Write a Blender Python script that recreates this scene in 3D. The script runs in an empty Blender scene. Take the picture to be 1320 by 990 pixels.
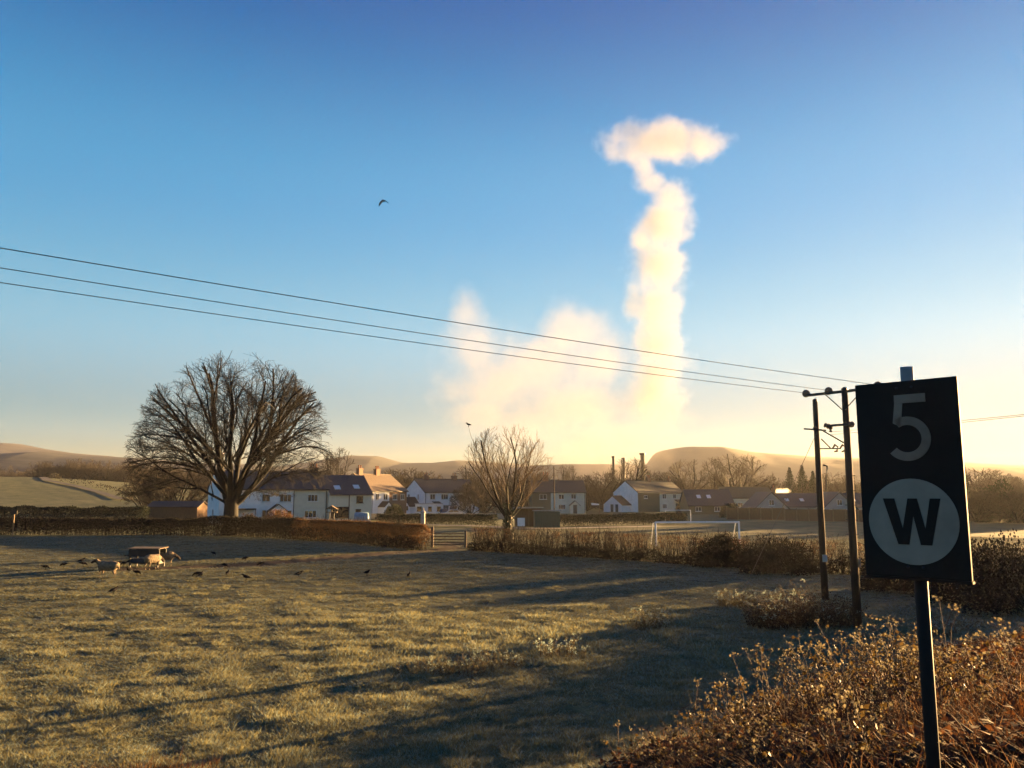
import bpy, bmesh, math, random
import numpy as np
from mathutils import Vector, Matrix

sc = bpy.context.scene
R = math.radians
# ------------------------------------------------------------------ camera
F = 1036.0          # focal length in pixels of a 1320 px wide picture
HZ = 637.0          # row of the horizon
CAMZ = 4.5
TH = math.atan((HZ - 495) / F)
cam = bpy.data.cameras.new('camera')
cam_o = bpy.data.objects.new('camera', cam)
sc.collection.objects.link(cam_o)
cam.sensor_width = 36
cam.lens = F / 1320 * 36
cam.clip_start = 0.1
cam.clip_end = 8000
cam_o.location = (0, 0, CAMZ)
cam_o.rotation_euler = (math.pi / 2 + TH, 0, 0)
sc.camera = cam_o
# ------------------------------------------------------------------ sky and sun
SUN_AZ, SUN_EL = R(50.5), R(4.9)
world = bpy.data.worlds.new('World')
sc.world = world
world.use_nodes = True
wt = world.node_tree
sky = wt.nodes.new('ShaderNodeTexSky')
sky.sky_type = 'NISHITA'
sky.sun_disc = False
sky.sun_elevation = SUN_EL
sky.sun_rotation = SUN_AZ
sky.air_density = 1.0
sky.dust_density = 0.0
sky.ozone_density = 4
hsv = wt.nodes.new('ShaderNodeHueSaturation')
hsv.inputs['Saturation'].default_value = 1.8
gam = wt.nodes.new('ShaderNodeGamma')
gam.inputs[1].default_value = 0.38
tcw = wt.nodes.new('ShaderNodeTexCoord')
sxw = wt.nodes.new('ShaderNodeSeparateXYZ')
rpw = wt.nodes.new('ShaderNodeValToRGB')
mxw = wt.nodes.new('ShaderNodeMix')
mxw.data_type = 'RGBA'
mxw.blend_type = 'MULTIPLY'
mxw.inputs[0].default_value = 1
SKYTINT = [(0, (.17, .255, .255)), (.08, (.61, .61, .61)), (.2, (1.5, 1.03, .92)), (.35, (1.05, .92, .95)), (.6, (.012, .32, .6))]
cr = rpw.color_ramp
cr.interpolation = 'EASE'
while len(cr.elements) < len(SKYTINT):
    cr.elements.new(.5)
for e, (p, c) in zip(cr.elements, SKYTINT):
    e.position = p
    e.color = (*c, 1)
bgw = wt.nodes['Background']
bgw.inputs[1].default_value = 0.05
wl = wt.links.new
wl(sky.outputs[0], gam.inputs[0])
wl(gam.outputs[0], hsv.inputs['Color'])
wl(tcw.outputs['Generated'], sxw.inputs[0])
wl(sxw.outputs[2], rpw.inputs[0])
wl(hsv.outputs[0], mxw.inputs[6])
wl(rpw.outputs[0], mxw.inputs[7])
wl(mxw.outputs[2], bgw.inputs[0])
sun = bpy.data.lights.new('sun', 'SUN')
sun_o = bpy.data.objects.new('sun', sun)
sc.collection.objects.link(sun_o)
sun.energy = 5
sun.angle = R(0.5)
sun.color = (1, .59, .23)
SUNV = Vector((math.sin(SUN_AZ) * math.cos(SUN_EL), math.cos(SUN_AZ) * math.cos(SUN_EL), math.sin(SUN_EL)))
sun_o.rotation_euler = SUNV.to_track_quat('Z', 'Y').to_euler()
vs = sc.view_settings
vs.view_transform = 'Standard'
vs.look = 'None'
vs.exposure = 3.5
vs.gamma = 1
cy = sc.cycles
cy.use_denoising = True
cy.max_bounces = 6
cy.diffuse_bounces = 3
cy.glossy_bounces = 2
cy.transmission_bounces = 4
cy.volume_bounces = 1
cy.transparent_max_bounces = 8
cy.volume_step_rate = 1.0
HAZE_DENSITY = 0.000055

# ------------------------------------------------------------------ helpers
rng = np.random.default_rng(7)
random.seed(7)
col = sc.collection


def xat(px, Y, z=0.0):
    """world X of picture column px at distance Y and height z"""
    return (px - 660) / F * (Y * math.cos(TH) + (z - CAMZ) * math.sin(TH))


def zat(py, Y):
    v = 495 - py
    return CAMZ + Y * (F * math.sin(TH) + v * math.cos(TH)) / (F * math.cos(TH) - v * math.sin(TH))


def yground(py, z=0.0):
    return (z - CAMZ) / ((zat(py, 1.0) - CAMZ))


def at(px, py, Y):
    z = zat(py, Y)
    return Vector((xat(px, Y, z), Y, z))


def gp(px, py):
    Y = yground(py)
    return Vector((xat(px, Y), Y, 0))


def vnoise(x, y, seed=0):
    x = np.asarray(x, float); y = np.asarray(y, float)
    xi = np.floor(x).astype(np.int64); yi = np.floor(y).astype(np.int64)
    fx = x - xi; fy = y - yi
    fx = fx * fx * (3 - 2 * fx); fy = fy * fy * (3 - 2 * fy)

    def h(a, b):
        n = (a * 374761393 + b * 668265263 + seed * 1442695041) & 0xffffffff
        n = ((n ^ (n >> 13)) * 1274126177) & 0xffffffff
        return ((n ^ (n >> 16)) & 0xffff) / 65535.0
    return (h(xi, yi) * (1 - fx) + h(xi + 1, yi) * fx) * (1 - fy) + (h(xi, yi + 1) * (1 - fx) + h(xi + 1, yi + 1) * fx) * fy


def fbm(x, y, o=3, seed=0):
    a = 0; s = 1; t = 0
    for k in range(o):
        a = a + vnoise(np.asarray(x) * 2 ** k, np.asarray(y) * 2 ** k, seed + k) * s
        t += s; s *= .5
    return a / t - .5


def sstep(a, b, x):
    t = np.clip((np.asarray(x, float) - a) / (b - a), 0, 1)
    return t * t * (3 - 2 * t)


def bank_s(x, y):
    return -.68 * x + .73 * y - 10.2      # > 0 field, < 0 railway bank


def gh(x, y):
    """macro height of the land"""
    x = np.asarray(x, float); y = np.asarray(y, float)
    z = 2.3 * sstep(0, 9, -bank_s(x, y))
    left = sstep(-45, -115, x)
    z = z + sstep(140, 320, y) * left * (3.5 + 8 * sstep(-70, -210, x)) * (1 - .9 * sstep(330, 620, y))
    z = z + .5 * fbm(x / 25, y / 25, 2, 5) * sstep(15, 40, np.hypot(x, y)) * (1 - sstep(60, 100, np.hypot(x, y)))
    return z


def ghf(x, y):
    return float(gh(x, y))


def hit(px, py):
    """point where the line of sight of a pixel meets the land"""
    lo = 3.0
    Y = lo
    while Y < 1500:
        z = zat(py, Y); x = xat(px, Y, z)
        if z <= ghf(x, Y):
            return Vector((x, Y, z))
        Y *= 1.004
    return Vector((xat(px, 1500), 1500, 0))


def tag(o, label=None, cat=None, group=None, kind=None):
    if label: o['label'] = label
    if cat: o['category'] = cat
    if group: o['group'] = group
    if kind: o['kind'] = kind
    return o


def empty(name, loc=(0, 0, 0), rz=0, parent=None):
    o = bpy.data.objects.new(name, None)
    o.empty_display_size = .2
    o.location = loc
    o.rotation_euler = (0, 0, rz)
    o.parent = parent
    col.objects.link(o)
    return o


def link(name, me, mats=(), parent=None, loc=None, rot=None):
    o = bpy.data.objects.new(name, me)
    if not isinstance(mats, (list, tuple)):
        mats = [mats]
    if len(me.materials) == 0:
        for m in mats:
            me.materials.append(m)
    o.parent = parent
    if loc is not None: o.location = loc
    if rot is not None: o.rotation_euler = rot
    col.objects.link(o)
    return o


def mesh_np(name, V, Fa, smooth=False, mi=None):
    """V (n,3); Fa list of (m,k) int arrays"""
    if not isinstance(Fa, list):
        Fa = [Fa]
    me = bpy.data.meshes.new(name)
    V = np.asarray(V, np.float32)
    me.vertices.add(len(V))
    me.vertices.foreach_set('co', V.ravel())
    idx = np.concatenate([f.ravel() for f in Fa]).astype(np.int32)
    tot = np.concatenate([np.full(len(f), f.shape[1]) for f in Fa]).astype(np.int32)
    start = np.concatenate([[0], np.cumsum(tot)[:-1]]).astype(np.int32)
    me.loops.add(len(idx))
    me.loops.foreach_set('vertex_index', idx)
    me.polygons.add(len(tot))
    me.polygons.foreach_set('loop_start', start)
    if smooth:
        me.polygons.foreach_set('use_smooth', np.ones(len(tot), bool))
    if mi is not None:
        me.polygons.foreach_set('material_index', np.asarray(mi, np.int32))
    me.update(calc_edges=True)
    return me


class MB:
    """collects simple solids into one mesh"""

    def __init__(s):
        s.v = []; s.f = []; s.m = []

    def add(s, V, Fc, mi=0):
        b = len(s.v)
        s.v += [tuple(p) for p in V]
        s.f += [tuple(i + b for i in f) for f in Fc]
        s.m += [mi] * len(Fc)
        return s

    def box(s, x0, x1, y0, y1, z0, z1, mi=0, M=None):
        V = [Vector((x, y, z)) for z in (z0, z1) for y in (y0, y1) for x in (x0, x1)]
        if M is not None:
            V = [M @ p for p in V]
        return s.add(V, [(0, 2, 3, 1), (4, 5, 7, 6), (0, 1, 5, 4), (2, 6, 7, 3), (0, 4, 6, 2), (1, 3, 7, 5)], mi)

    def bar(s, a, b, w, h=None, mi=0):
        a = Vector(a); b = Vector(b); d = b - a
        q = d.to_track_quat('X', 'Z').to_matrix().to_4x4()
        h = h or w
        return s.box(0, d.length, -w / 2, w / 2, -h / 2, h / 2, mi, Matrix.Translation(a) @ q)

    def prism(s, prof, a0, a1, axis='x', mi=0, M=None):
        """profile extruded along an axis; profile in the other two axes"""
        n = len(prof); V = []
        for a in (a0, a1):
            for (p, q) in prof:
                V.append(Vector((a, p, q)) if axis == 'x' else Vector((p, a, q)) if axis == 'y' else Vector((p, q, a)))
        if M is not None: V = [M @ p for p in V]
        Fc = [tuple(range(n))[::-1], tuple(range(n, 2 * n))] + [(i, (i + 1) % n, n + (i + 1) % n, n + i) for i in range(n)]
        return s.add(V, Fc, mi)

    def tube(s, pts, rad, n=8, mi=0, flat=1.0, caps=True):
        pts = [Vector(p) for p in pts]
        if not hasattr(rad, '__len__'): rad = [rad] * len(pts)
        V = []; Fc = []
        up = Vector((0, 0, 1))
        for i, p in enumerate(pts):
            d = (pts[min(i + 1, len(pts) - 1)] - pts[max(i - 1, 0)]).normalized()
            u = d.cross(up)
            if u.length < .05: u = d.cross(Vector((0, 1, 0)))
            u.normalize(); w = u.cross(d)
            r = rad[i]
            ru, rw = (r if hasattr(r, '__len__') else (r, r * flat))
            for k in range(n):
                a = 2 * math.pi * k / n
                V.append(p + u * math.cos(a) * ru + w * math.sin(a) * rw)
        for i in range(len(pts) - 1):
            for k in range(n):
                Fc.append((i * n + k, i * n + (k + 1) % n, (i + 1) * n + (k + 1) % n, (i + 1) * n + k))
        if caps:
            Fc.append(tuple(range(n))[::-1]); Fc.append(tuple(range((len(pts) - 1) * n, len(pts) * n)))
        return s.add(V, Fc, mi)

    def lathe(s, prof, n=16, mi=0, M=None):
        V = []; Fc = []
        for (r, z) in prof:
            for k in range(n):
                a = 2 * math.pi * k / n
                p = Vector((r * math.cos(a), r * math.sin(a), z)); V.append(M @ p if M is not None else p)
        for i in range(len(prof) - 1):
            for k in range(n):
                Fc.append((i * n + k, i * n + (k + 1) % n, (i + 1) * n + (k + 1) % n, (i + 1) * n + k))
        Fc.append(tuple(range(n))[::-1]); Fc.append(tuple(range((len(prof) - 1) * n, len(prof) * n)))
        return s.add(V, Fc, mi)

    def build(s, name, mats, parent=None, smooth=False, bevel=0, loc=None, rot=None):
        me = bpy.data.meshes.new(name)
        me.from_pydata(s.v, [], s.f)
        me.polygons.foreach_set('material_index', s.m)
        if smooth: me.polygons.foreach_set('use_smooth', [True] * len(s.f))
        bm = bmesh.new(); bm.from_mesh(me); bmesh.ops.recalc_face_normals(bm, faces=bm.faces); bm.to_mesh(me); bm.free()
        o = link(name, me, mats, parent, loc, rot)
        if bevel:
            b = o.modifiers.new('bevel', 'BEVEL'); b.width = bevel; b.segments = 2; b.limit_method = 'ANGLE'
        return o


# ------------------------------------------------------------------ materials
def M(name, c, rough=.85, var=.25, scale=4, detail=4, c2=None, bump=0, bscale=30, trans=0, tcol=None, frost=0, spec=.25, metal=0, stretch=None):
    m = bpy.data.materials.new(name)
    m.use_nodes = True
    t = m.node_tree; N = t.nodes; L = t.links.new
    p = N['Principled BSDF']; out = N['Material Output']
    p.inputs['Roughness'].default_value = rough
    p.inputs['Specular IOR Level'].default_value = spec
    p.inputs['Metallic'].default_value = metal
    tc = N.new('ShaderNodeTexCoord')
    src = tc.outputs['Object']
    if stretch:
        mp = N.new('ShaderNodeMapping'); mp.inputs['Scale'].default_value = stretch
        L(src, mp.inputs[0]); src = mp.outputs[0]
    nz = N.new('ShaderNodeTexNoise'); nz.inputs['Scale'].default_value = scale; nz.inputs['Detail'].default_value = detail
    nz.inputs['Roughness'].default_value = .65
    L(src, nz.inputs['Vector'])
    rp = N.new('ShaderNodeValToRGB')
    lo = tuple(v * (1 - var) for v in c)
    hi = c2 if c2 else tuple(min(1, v * (1 + var)) for v in c)
    rp.color_ramp.elements[0].position = .32; rp.color_ramp.elements[0].color = (*lo, 1)
    rp.color_ramp.elements[1].position = .68; rp.color_ramp.elements[1].color = (*hi, 1)
    L(nz.outputs['Fac'], rp.inputs[0])
    colout = rp.outputs[0]
    if frost:
        gm = N.new('ShaderNodeNewGeometry'); sx = N.new('ShaderNodeSeparateXYZ'); L(gm.outputs['Normal'], sx.inputs[0])
        n2 = N.new('ShaderNodeTexNoise'); n2.inputs['Scale'].default_value = 1.7; n2.inputs['Detail'].default_value = 5; L(src, n2.inputs['Vector'])
        a = N.new('ShaderNodeMath'); a.operation = 'MULTIPLY'; L(sx.outputs[2], a.inputs[0]); L(n2.outputs['Fac'], a.inputs[1])
        b = N.new('ShaderNodeMapRange'); b.inputs[1].default_value = .2; b.inputs[2].default_value = .6; b.inputs[4].default_value = frost; L(a.outputs[0], b.inputs[0])
        mx = N.new('ShaderNodeMix'); mx.data_type = 'RGBA'; L(b.outputs[0], mx.inputs[0]); L(colout, mx.inputs[6]); mx.inputs[7].default_value = (.62, .66, .68, 1)
        colout = mx.outputs[2]
    L(colout, p.inputs['Base Color'])
    if bump:
        bn = N.new('ShaderNodeTexNoise'); bn.inputs['Scale'].default_value = bscale; bn.inputs['Detail'].default_value = 5; L(src, bn.inputs['Vector'])
        bp = N.new('ShaderNodeBump'); bp.inputs['Strength'].default_value = bump; bp.inputs['Distance'].default_value = .05; L(bn.outputs['Fac'], bp.inputs['Height']); L(bp.outputs[0], p.inputs['Normal'])
    if trans:
        tr = N.new('ShaderNodeBsdfTranslucent'); ms = N.new('ShaderNodeMixShader'); ms.inputs[0].default_value = trans
        if tcol: tr.inputs[0].default_value = (*tcol, 1)
        else: L(colout, tr.inputs[0])
        L(p.outputs[0], ms.inputs[1]); L(tr.outputs[0], ms.inputs[2]); L(ms.outputs[0], out.inputs[0])
    return m


def slate(name, c, row=.22, frost=0):
    """roof covering: courses of slates"""
    m = M(name, c, rough=.7, var=.3, scale=6, frost=frost)
    t = m.node_tree; N = t.nodes; L = t.links.new
    tc = N.new('ShaderNodeTexCoord'); br = N.new('ShaderNodeTexBrick'); br.inputs['Scale'].default_value = 1
    br.inputs['Brick Width'].default_value = .3; br.inputs['Row Height'].default_value = row; br.inputs['Mortar Size'].default_value = .012
    cx = N.new('ShaderNodeSeparateXYZ'); cm = N.new('ShaderNodeCombineXYZ'); L(tc.outputs['Object'], cx.inputs[0]); L(cx.outputs[0], cm.inputs[0]); L(cx.outputs[2], cm.inputs[1]); L(cm.outputs[0], br.inputs['Vector'])
    bp = N.new('ShaderNodeBump'); bp.inputs['Strength'].default_value = .8; bp.inputs['Distance'].default_value = .03; bp.invert = True
    L(br.outputs['Fac'], bp.inputs['Height']); L(bp.outputs[0], N['Principled BSDF'].inputs['Normal'])
    return m


MT = {}
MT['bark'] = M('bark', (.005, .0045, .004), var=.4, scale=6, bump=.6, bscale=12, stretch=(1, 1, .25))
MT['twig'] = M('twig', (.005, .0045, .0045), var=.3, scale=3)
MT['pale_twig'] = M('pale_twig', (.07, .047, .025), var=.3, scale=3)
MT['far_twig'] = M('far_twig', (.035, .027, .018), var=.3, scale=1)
MT['ivy'] = M('ivy', (.02, .035, .012), var=.5, scale=20, rough=.5)
MT['beech'] = M('beech_leaf', (.05, .024, .01), var=.5, scale=14, trans=.6, c2=(.13, .066, .024), rough=.6)
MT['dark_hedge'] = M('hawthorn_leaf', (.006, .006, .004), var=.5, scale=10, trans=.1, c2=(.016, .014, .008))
MT['green_hedge'] = M('evergreen_leaf', (.01, .017, .008), var=.4, scale=8, trans=.15, c2=(.02, .03, .013))
MT['scrub'] = M('scrub_twig', (.06, .036, .018), var=.4, scale=4, trans=.3)
MT['needle'] = M('needle', (.016, .026, .012), var=.4, scale=6, trans=.1)
MT['white_render'] = M('white_render', (.7, .71, .72), var=.08, scale=1.2, bump=.2, bscale=40)
MT['cream_render'] = M('cream_render', (.5, .5, .42), var=.08, scale=1.2, bump=.2, bscale=40)
MT['grey_render'] = M('grey_render', (.3, .31, .3), var=.1, scale=1.2, bump=.2, bscale=40)
MT['brick'] = M('brick_wall', (.17, .1, .065), var=.3, scale=9, bump=.3, bscale=25)
MT['dark_brick'] = M('dark_brick', (.11, .1, .06), var=.3, scale=9, bump=.3, bscale=25)
MT['roof'] = slate('roof_slate', (.045, .042, .042))
MT['roof_blue'] = slate('roof_blue_slate', (.035, .04, .05))
MT['roof_brown'] = slate('roof_brown_tile', (.13, .095, .065))
MT['roof_moss'] = slate('roof_moss_tile', (.055, .055, .036))
MT['roof_dark'] = slate('porch_tile', (.035, .025, .024))
MT['frame'] = M('white_frame', (.55, .56, .56), var=.05, rough=.4)
MT['brown_frame'] = M('brown_frame', (.06, .03, .02), var=.1, rough=.5)
MT['glass'] = M('window_glass', (.012, .014, .018), var=.1, rough=.06, spec=.6)
MT['door'] = M('dark_door', (.03, .035, .045), var=.1, rough=.4)
MT['lead'] = M('gutter', (.02, .02, .022), rough=.5)
MT['pot'] = M('clay_pot', (.2, .09, .05))
MT['timber'] = M('weathered_timber', (.12, .09, .06), var=.35, scale=9, stretch=(1, 1, .15), bump=.3, bscale=20)
MT['pole'] = M('creosoted_pole', (.03, .02, .013), var=.4, scale=8, stretch=(1, 1, .08), bump=.35, bscale=16)
MT['fence'] = M('fence_board', (.09, .055, .033), var=.3, scale=5, stretch=(4, 4, .3))
MT['steel'] = M('galvanised_steel', (.32, .33, .34), var=.15, rough=.45, metal=.6)
MT['dark_steel'] = M('dark_steel', (.015, .016, .018), rough=.5, var=.2)
MT['insul'] = M('glazed_insulator', (.09, .06, .04), rough=.25)
MT['wire'] = M('bare_conductor', (.05, .05, .05), rough=.5)
MT['white_paint'] = M('white_paint', (.7, .71, .72), var=.08, rough=.45)
MT['tin'] = M('shed_tin', (.02, .06, .045), var=.2, rough=.5)
MT['felt'] = M('roof_felt', (.3, .3, .3), var=.2, frost=.5)
MT['stone'] = M('stone_wall', (.25, .23, .19), var=.35, scale=5, bump=.7, bscale=7)
MT['concrete'] = M('concrete', (.3, .29, .27), var=.25, scale=3)
MT['rubber'] = M('tyre_rubber', (.015, .015, .015))
MT['feather'] = M('crow_feather', (.006, .006, .008), rough=.9, spec=.05, var=.3, scale=30)
# ------------------------------------------------------------------ the land
def seg_dist(x, y, pts):
    d = np.full(np.shape(x), 1e9)
    for (a, b) in zip(pts[:-1], pts[1:]):
        ax, ay = a[0], a[1]; bx, by = b[0] - ax, b[1] - ay
        t = np.clip(((x - ax) * bx + (y - ay) * by) / (bx * bx + by * by), 0, 1)
        d = np.minimum(d, np.hypot(x - ax - t * bx, y - ay - t * by))
    return d


MUD = [gp(168, 735), gp(225, 733), gp(330, 728), gp(480, 715), gp(578, 708), gp(582, 700)]
TRACKS = [gp(-60, 748), gp(120, 741), gp(250, 737), gp(420, 727), gp(560, 712)]


def make_ground():
    rad = np.concatenate([np.geomspace(.6, 8, 26)[:-1], np.geomspace(8, 100, 400)[:-1], np.geomspace(100, 2600, 110)])
    ang = np.concatenate([np.linspace(R(-42), R(42), 420), np.linspace(R(42), R(318), 64)[1:-1]])
    A, Rr = np.meshgrid(ang, rad)
    x = Rr * np.sin(A); y = Rr * np.cos(A)
    near = 1 - sstep(70, 110, Rr)
    z = gh(x, y) + near * (.10 * fbm(x / 1.1, y / 1.1, 3, 11) + .09 * fbm(x / .4, y / .4, 2, 31))
    z = z + (1 - near) * .25 * fbm(x / 9, y / 9, 2, 41)
    md = seg_dist(x, y, MUD)
    mud = np.clip(1.25 - md / (1.7 + 1.2 * vnoise(x / 2, y / 2, 3)), 0, 1)
    z -= .03 * mud
    n0, n1 = A.shape
    V = np.stack([x, y, z], -1).reshape(-1, 3)
    i = np.arange(n0 - 1)[:, None] * n1; j = np.arange(n1)[None, :]; j2 = (j + 1) % n1
    Fq = np.stack([i + j, i + j2, i + n1 + j2, i + n1 + j], -1).reshape(-1, 4)[:, ::-1]
    V = np.vstack([V, [[0, 0, float(gh(0, 0))]]])
    jj = np.arange(n1)
    Ft = np.stack([jj, np.full(n1, len(V) - 1), (jj + 1) % n1], -1)[:, ::-1]
    me = mesh_np('ground', V, [Fq, Ft], smooth=True)
    a = me.attributes.new('mud', 'FLOAT', 'POINT'); a.data.foreach_set('value', np.append(mud.ravel(), 0).astype(np.float32))
    bs = sstep(-.2, -2.6, bank_s(x, y)) * sstep(-3, 2, x)
    a = me.attributes.new('bank', 'FLOAT', 'POINT'); a.data.foreach_set('value', np.append(bs.ravel(), 1).astype(np.float32))
    m = bpy.data.materials.new('frosted_pasture'); m.use_nodes = True
    t = m.node_tree; N = t.nodes; L = t.links.new; p = N['Principled BSDF']
    p.inputs['Roughness'].default_value = .95; p.inputs['Specular IOR Level'].default_value = .1
    gm = N.new('ShaderNodeNewGeometry')

    def noise(s, d=5):
        n = N.new('ShaderNodeTexNoise'); n.inputs['Scale'].default_value = s; n.inputs['Detail'].default_value = d; n.inputs['Roughness'].default_value = .65
        L(gm.outputs['Position'], n.inputs['Vector']); return n.outputs['Fac']

    def ramp(f, els):
        r = N.new('ShaderNodeValToRGB'); e = r.color_ramp.elements
        while len(e) < len(els): e.new(.5)
        for q, (pos, c) in zip(e, els): q.position = pos; q.color = (*c, 1)
        L(f, r.inputs[0]); return r.outputs[0]

    def mix(f, a, b):
        x_ = N.new('ShaderNodeMix'); x_.data_type = 'RGBA'; L(f, x_.inputs[0]); L(a, x_.inputs[6])
        if isinstance(b, tuple): x_.inputs[7].default_value = (*b, 1)
        else: L(b, x_.inputs[7])
        return x_.outputs[2]
    c1 = ramp(noise(2.2), [(.3, (.016, .027, .014)), (.5, (.054, .068, .034)), (.72, (.12, .132, .08))])
    c2 = ramp(noise(.25, 3), [(.35, (.06, .07, .034)), (.65, (.17, .16, .085))])
    mm = N.new('ShaderNodeValue'); mm.outputs[0].default_value = .45
    c = mix(mm.outputs[0], c1, c2)
    am = N.new('ShaderNodeAttribute'); am.attribute_name = 'mud'; c = mix(am.outputs['Fac'], c, ramp(noise(3), [(.35, (.022, .014, .01)), (.65, (.05, .034, .024))]))
    ab = N.new('ShaderNodeAttribute'); ab.attribute_name = 'bank'; c = mix(ab.outputs['Fac'], c, ramp(noise(5), [(.35, (.012, .009, .005)), (.65, (.035, .024, .012))]))
    L(c, p.inputs['Base Color'])
    bp = N.new('ShaderNodeBump'); bp.inputs['Strength'].default_value = .7; bp.inputs['Distance'].default_value = .08
    L(noise(7), bp.inputs['Height']); L(bp.outputs[0], p.inputs['Normal'])
    o = link('ground', me, m)
    tag(o, kind='structure')
    return o


make_ground()


def hill(name, prof, Y, front, mat, back=250, seed=1, rough=3):
    """a ridge with a real slope: prof gives picture columns and rows of its crest"""
    px = np.array([p[0] for p in prof], float); py = np.array([p[1] for p in prof], float)
    n = 300
    u = np.linspace(px[0], px[-1], n); v = np.interp(u, px, py)
    k = np.ones(3) / 3; v = np.convolve(np.pad(v, 1, 'edge'), k, 'valid')
    crest_z = np.array([zat(b, Y) for b in v]); xs = np.array([xat(a, Y, z) for a, z in zip(u, crest_z)])
    rows = 40
    V = []
    for r in range(rows + 1):
        t = r / rows
        yy = Y - front + (front + back) * t
        f = math.sin(min(1, (yy - (Y - front)) / front) * math.pi / 2) if yy <= Y else math.cos((yy - Y) / back * math.pi / 2)
        sh = f ** (1.15 if yy <= Y else 1)
        zz = -2 + (crest_z + 2) * sh + rough * fbm(xs / 60, np.full(n, yy / 60), 3, seed) * sh * (1 if abs(yy - Y) > 30 else .3)
        V.append(np.stack([xs * (yy / Y * .5 + .5), np.full(n, yy), zz], -1))
    V = np.concatenate(V)
    i = np.arange(rows)[:, None] * n; j = np.arange(n - 1)[None, :]
    Fq = np.stack([i + j, i + j + 1, i + n + j + 1, i + n + j], -1).reshape(-1, 4)
    o = link(name, mesh_np(name, V, Fq, True), mat)
    tag(o, kind='structure')
    return o


MT['heath'] = M('heather_moor', (.03, .034, .044), var=.4, scale=.02, c2=(.06, .058, .062))
MT['wooded'] = M('wooded_slope', (.028, .03, .03), var=.5, scale=.05, detail=8, c2=(.06, .062, .05))
MT['moor'] = M('moorland', (.03, .03, .024), var=.3, scale=.02, c2=(.042, .04, .032))
hill('hill', [(-260, 580), (-120, 570), (0, 572), (30, 573), (60, 579), (100, 585), (170, 591), (260, 597), (360, 604), (440, 610)], 1450, 500, MT['heath'], seed=2)
hill('hill', [(-300, 590), (-60, 588), (0, 586), (65, 583), (110, 588), (200, 592), (250, 597), (330, 600), (420, 606), (520, 612)], 900, 330, MT['wooded'], seed=3)
hill('hill', [(330, 606), (400, 597), (430, 592), (455, 588), (490, 589), (520, 597), (560, 597), (590, 594), (640, 597), (700, 601), (800, 610)], 1500, 500, MT['moor'], seed=4)
hill('hill', [(640, 606), (690, 602), (720, 600), (790, 600), (834, 600), (841, 586), (846, 583), (862, 580), (882, 577), (920, 577), (960, 584), (1040, 590), (1110, 592), (1250, 598), (1320, 601), (1500, 606), (1700, 618)], 1250, 480, MT['moor'], seed=5)


def strip(name, pts, w, mat, dz=.05):
    """a ribbon that follows the land"""
    P = [Vector(p) for p in pts]
    dense = []
    for a, b in zip(P[:-1], P[1:]):
        k = max(2, int((b - a).length / 4))
        for i in range(k): dense.append(a.lerp(b, i / k))
    dense.append(P[-1])
    V = []
    for i, p in enumerate(dense):
        d = dense[min(i + 1, len(dense) - 1)] - dense[max(0, i - 1)]; d.z = 0; d.normalize()
        nrm = Vector((-d.y, d.x, 0))
        for s in (-1, -.3, .3, 1):
            q = p + nrm * s * w / 2
            V.append((q.x, q.y, ghf(q.x, q.y) + dz))
    n = len(dense)
    Fq = [(i * 4 + k, i * 4 + k + 1, i * 4 + 5 + k, i * 4 + 4 + k) for i in range(n - 1) for k in range(3)]
    return tag(link(name, mesh_np(name, np.array(V), np.array(Fq)), mat), kind='structure')


MT['farm_track'] = M('farm_track', (.05, .045, .04), var=.4, scale=.5)
MT['path'] = M('tarmac_path', (.22, .2, .18), var=.2, scale=.8)
TRK = [hit(-30, 610), hit(20, 613), hit(60, 620), hit(100, 628), hit(130, 636), hit(158, 645)]
strip('farm_track', TRK, 3, MT['farm_track'], .3)
strip('path', [Vector((xat(470, 122), 122, 0)), Vector((xat(620, 112), 112, 0)), Vector((xat(665, 105), 105, 0)), Vector((xat(720, 105), 105, 0)), Vector((xat(850, 112), 112, 0))], 2.0, MT['path'], .17)


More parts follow.
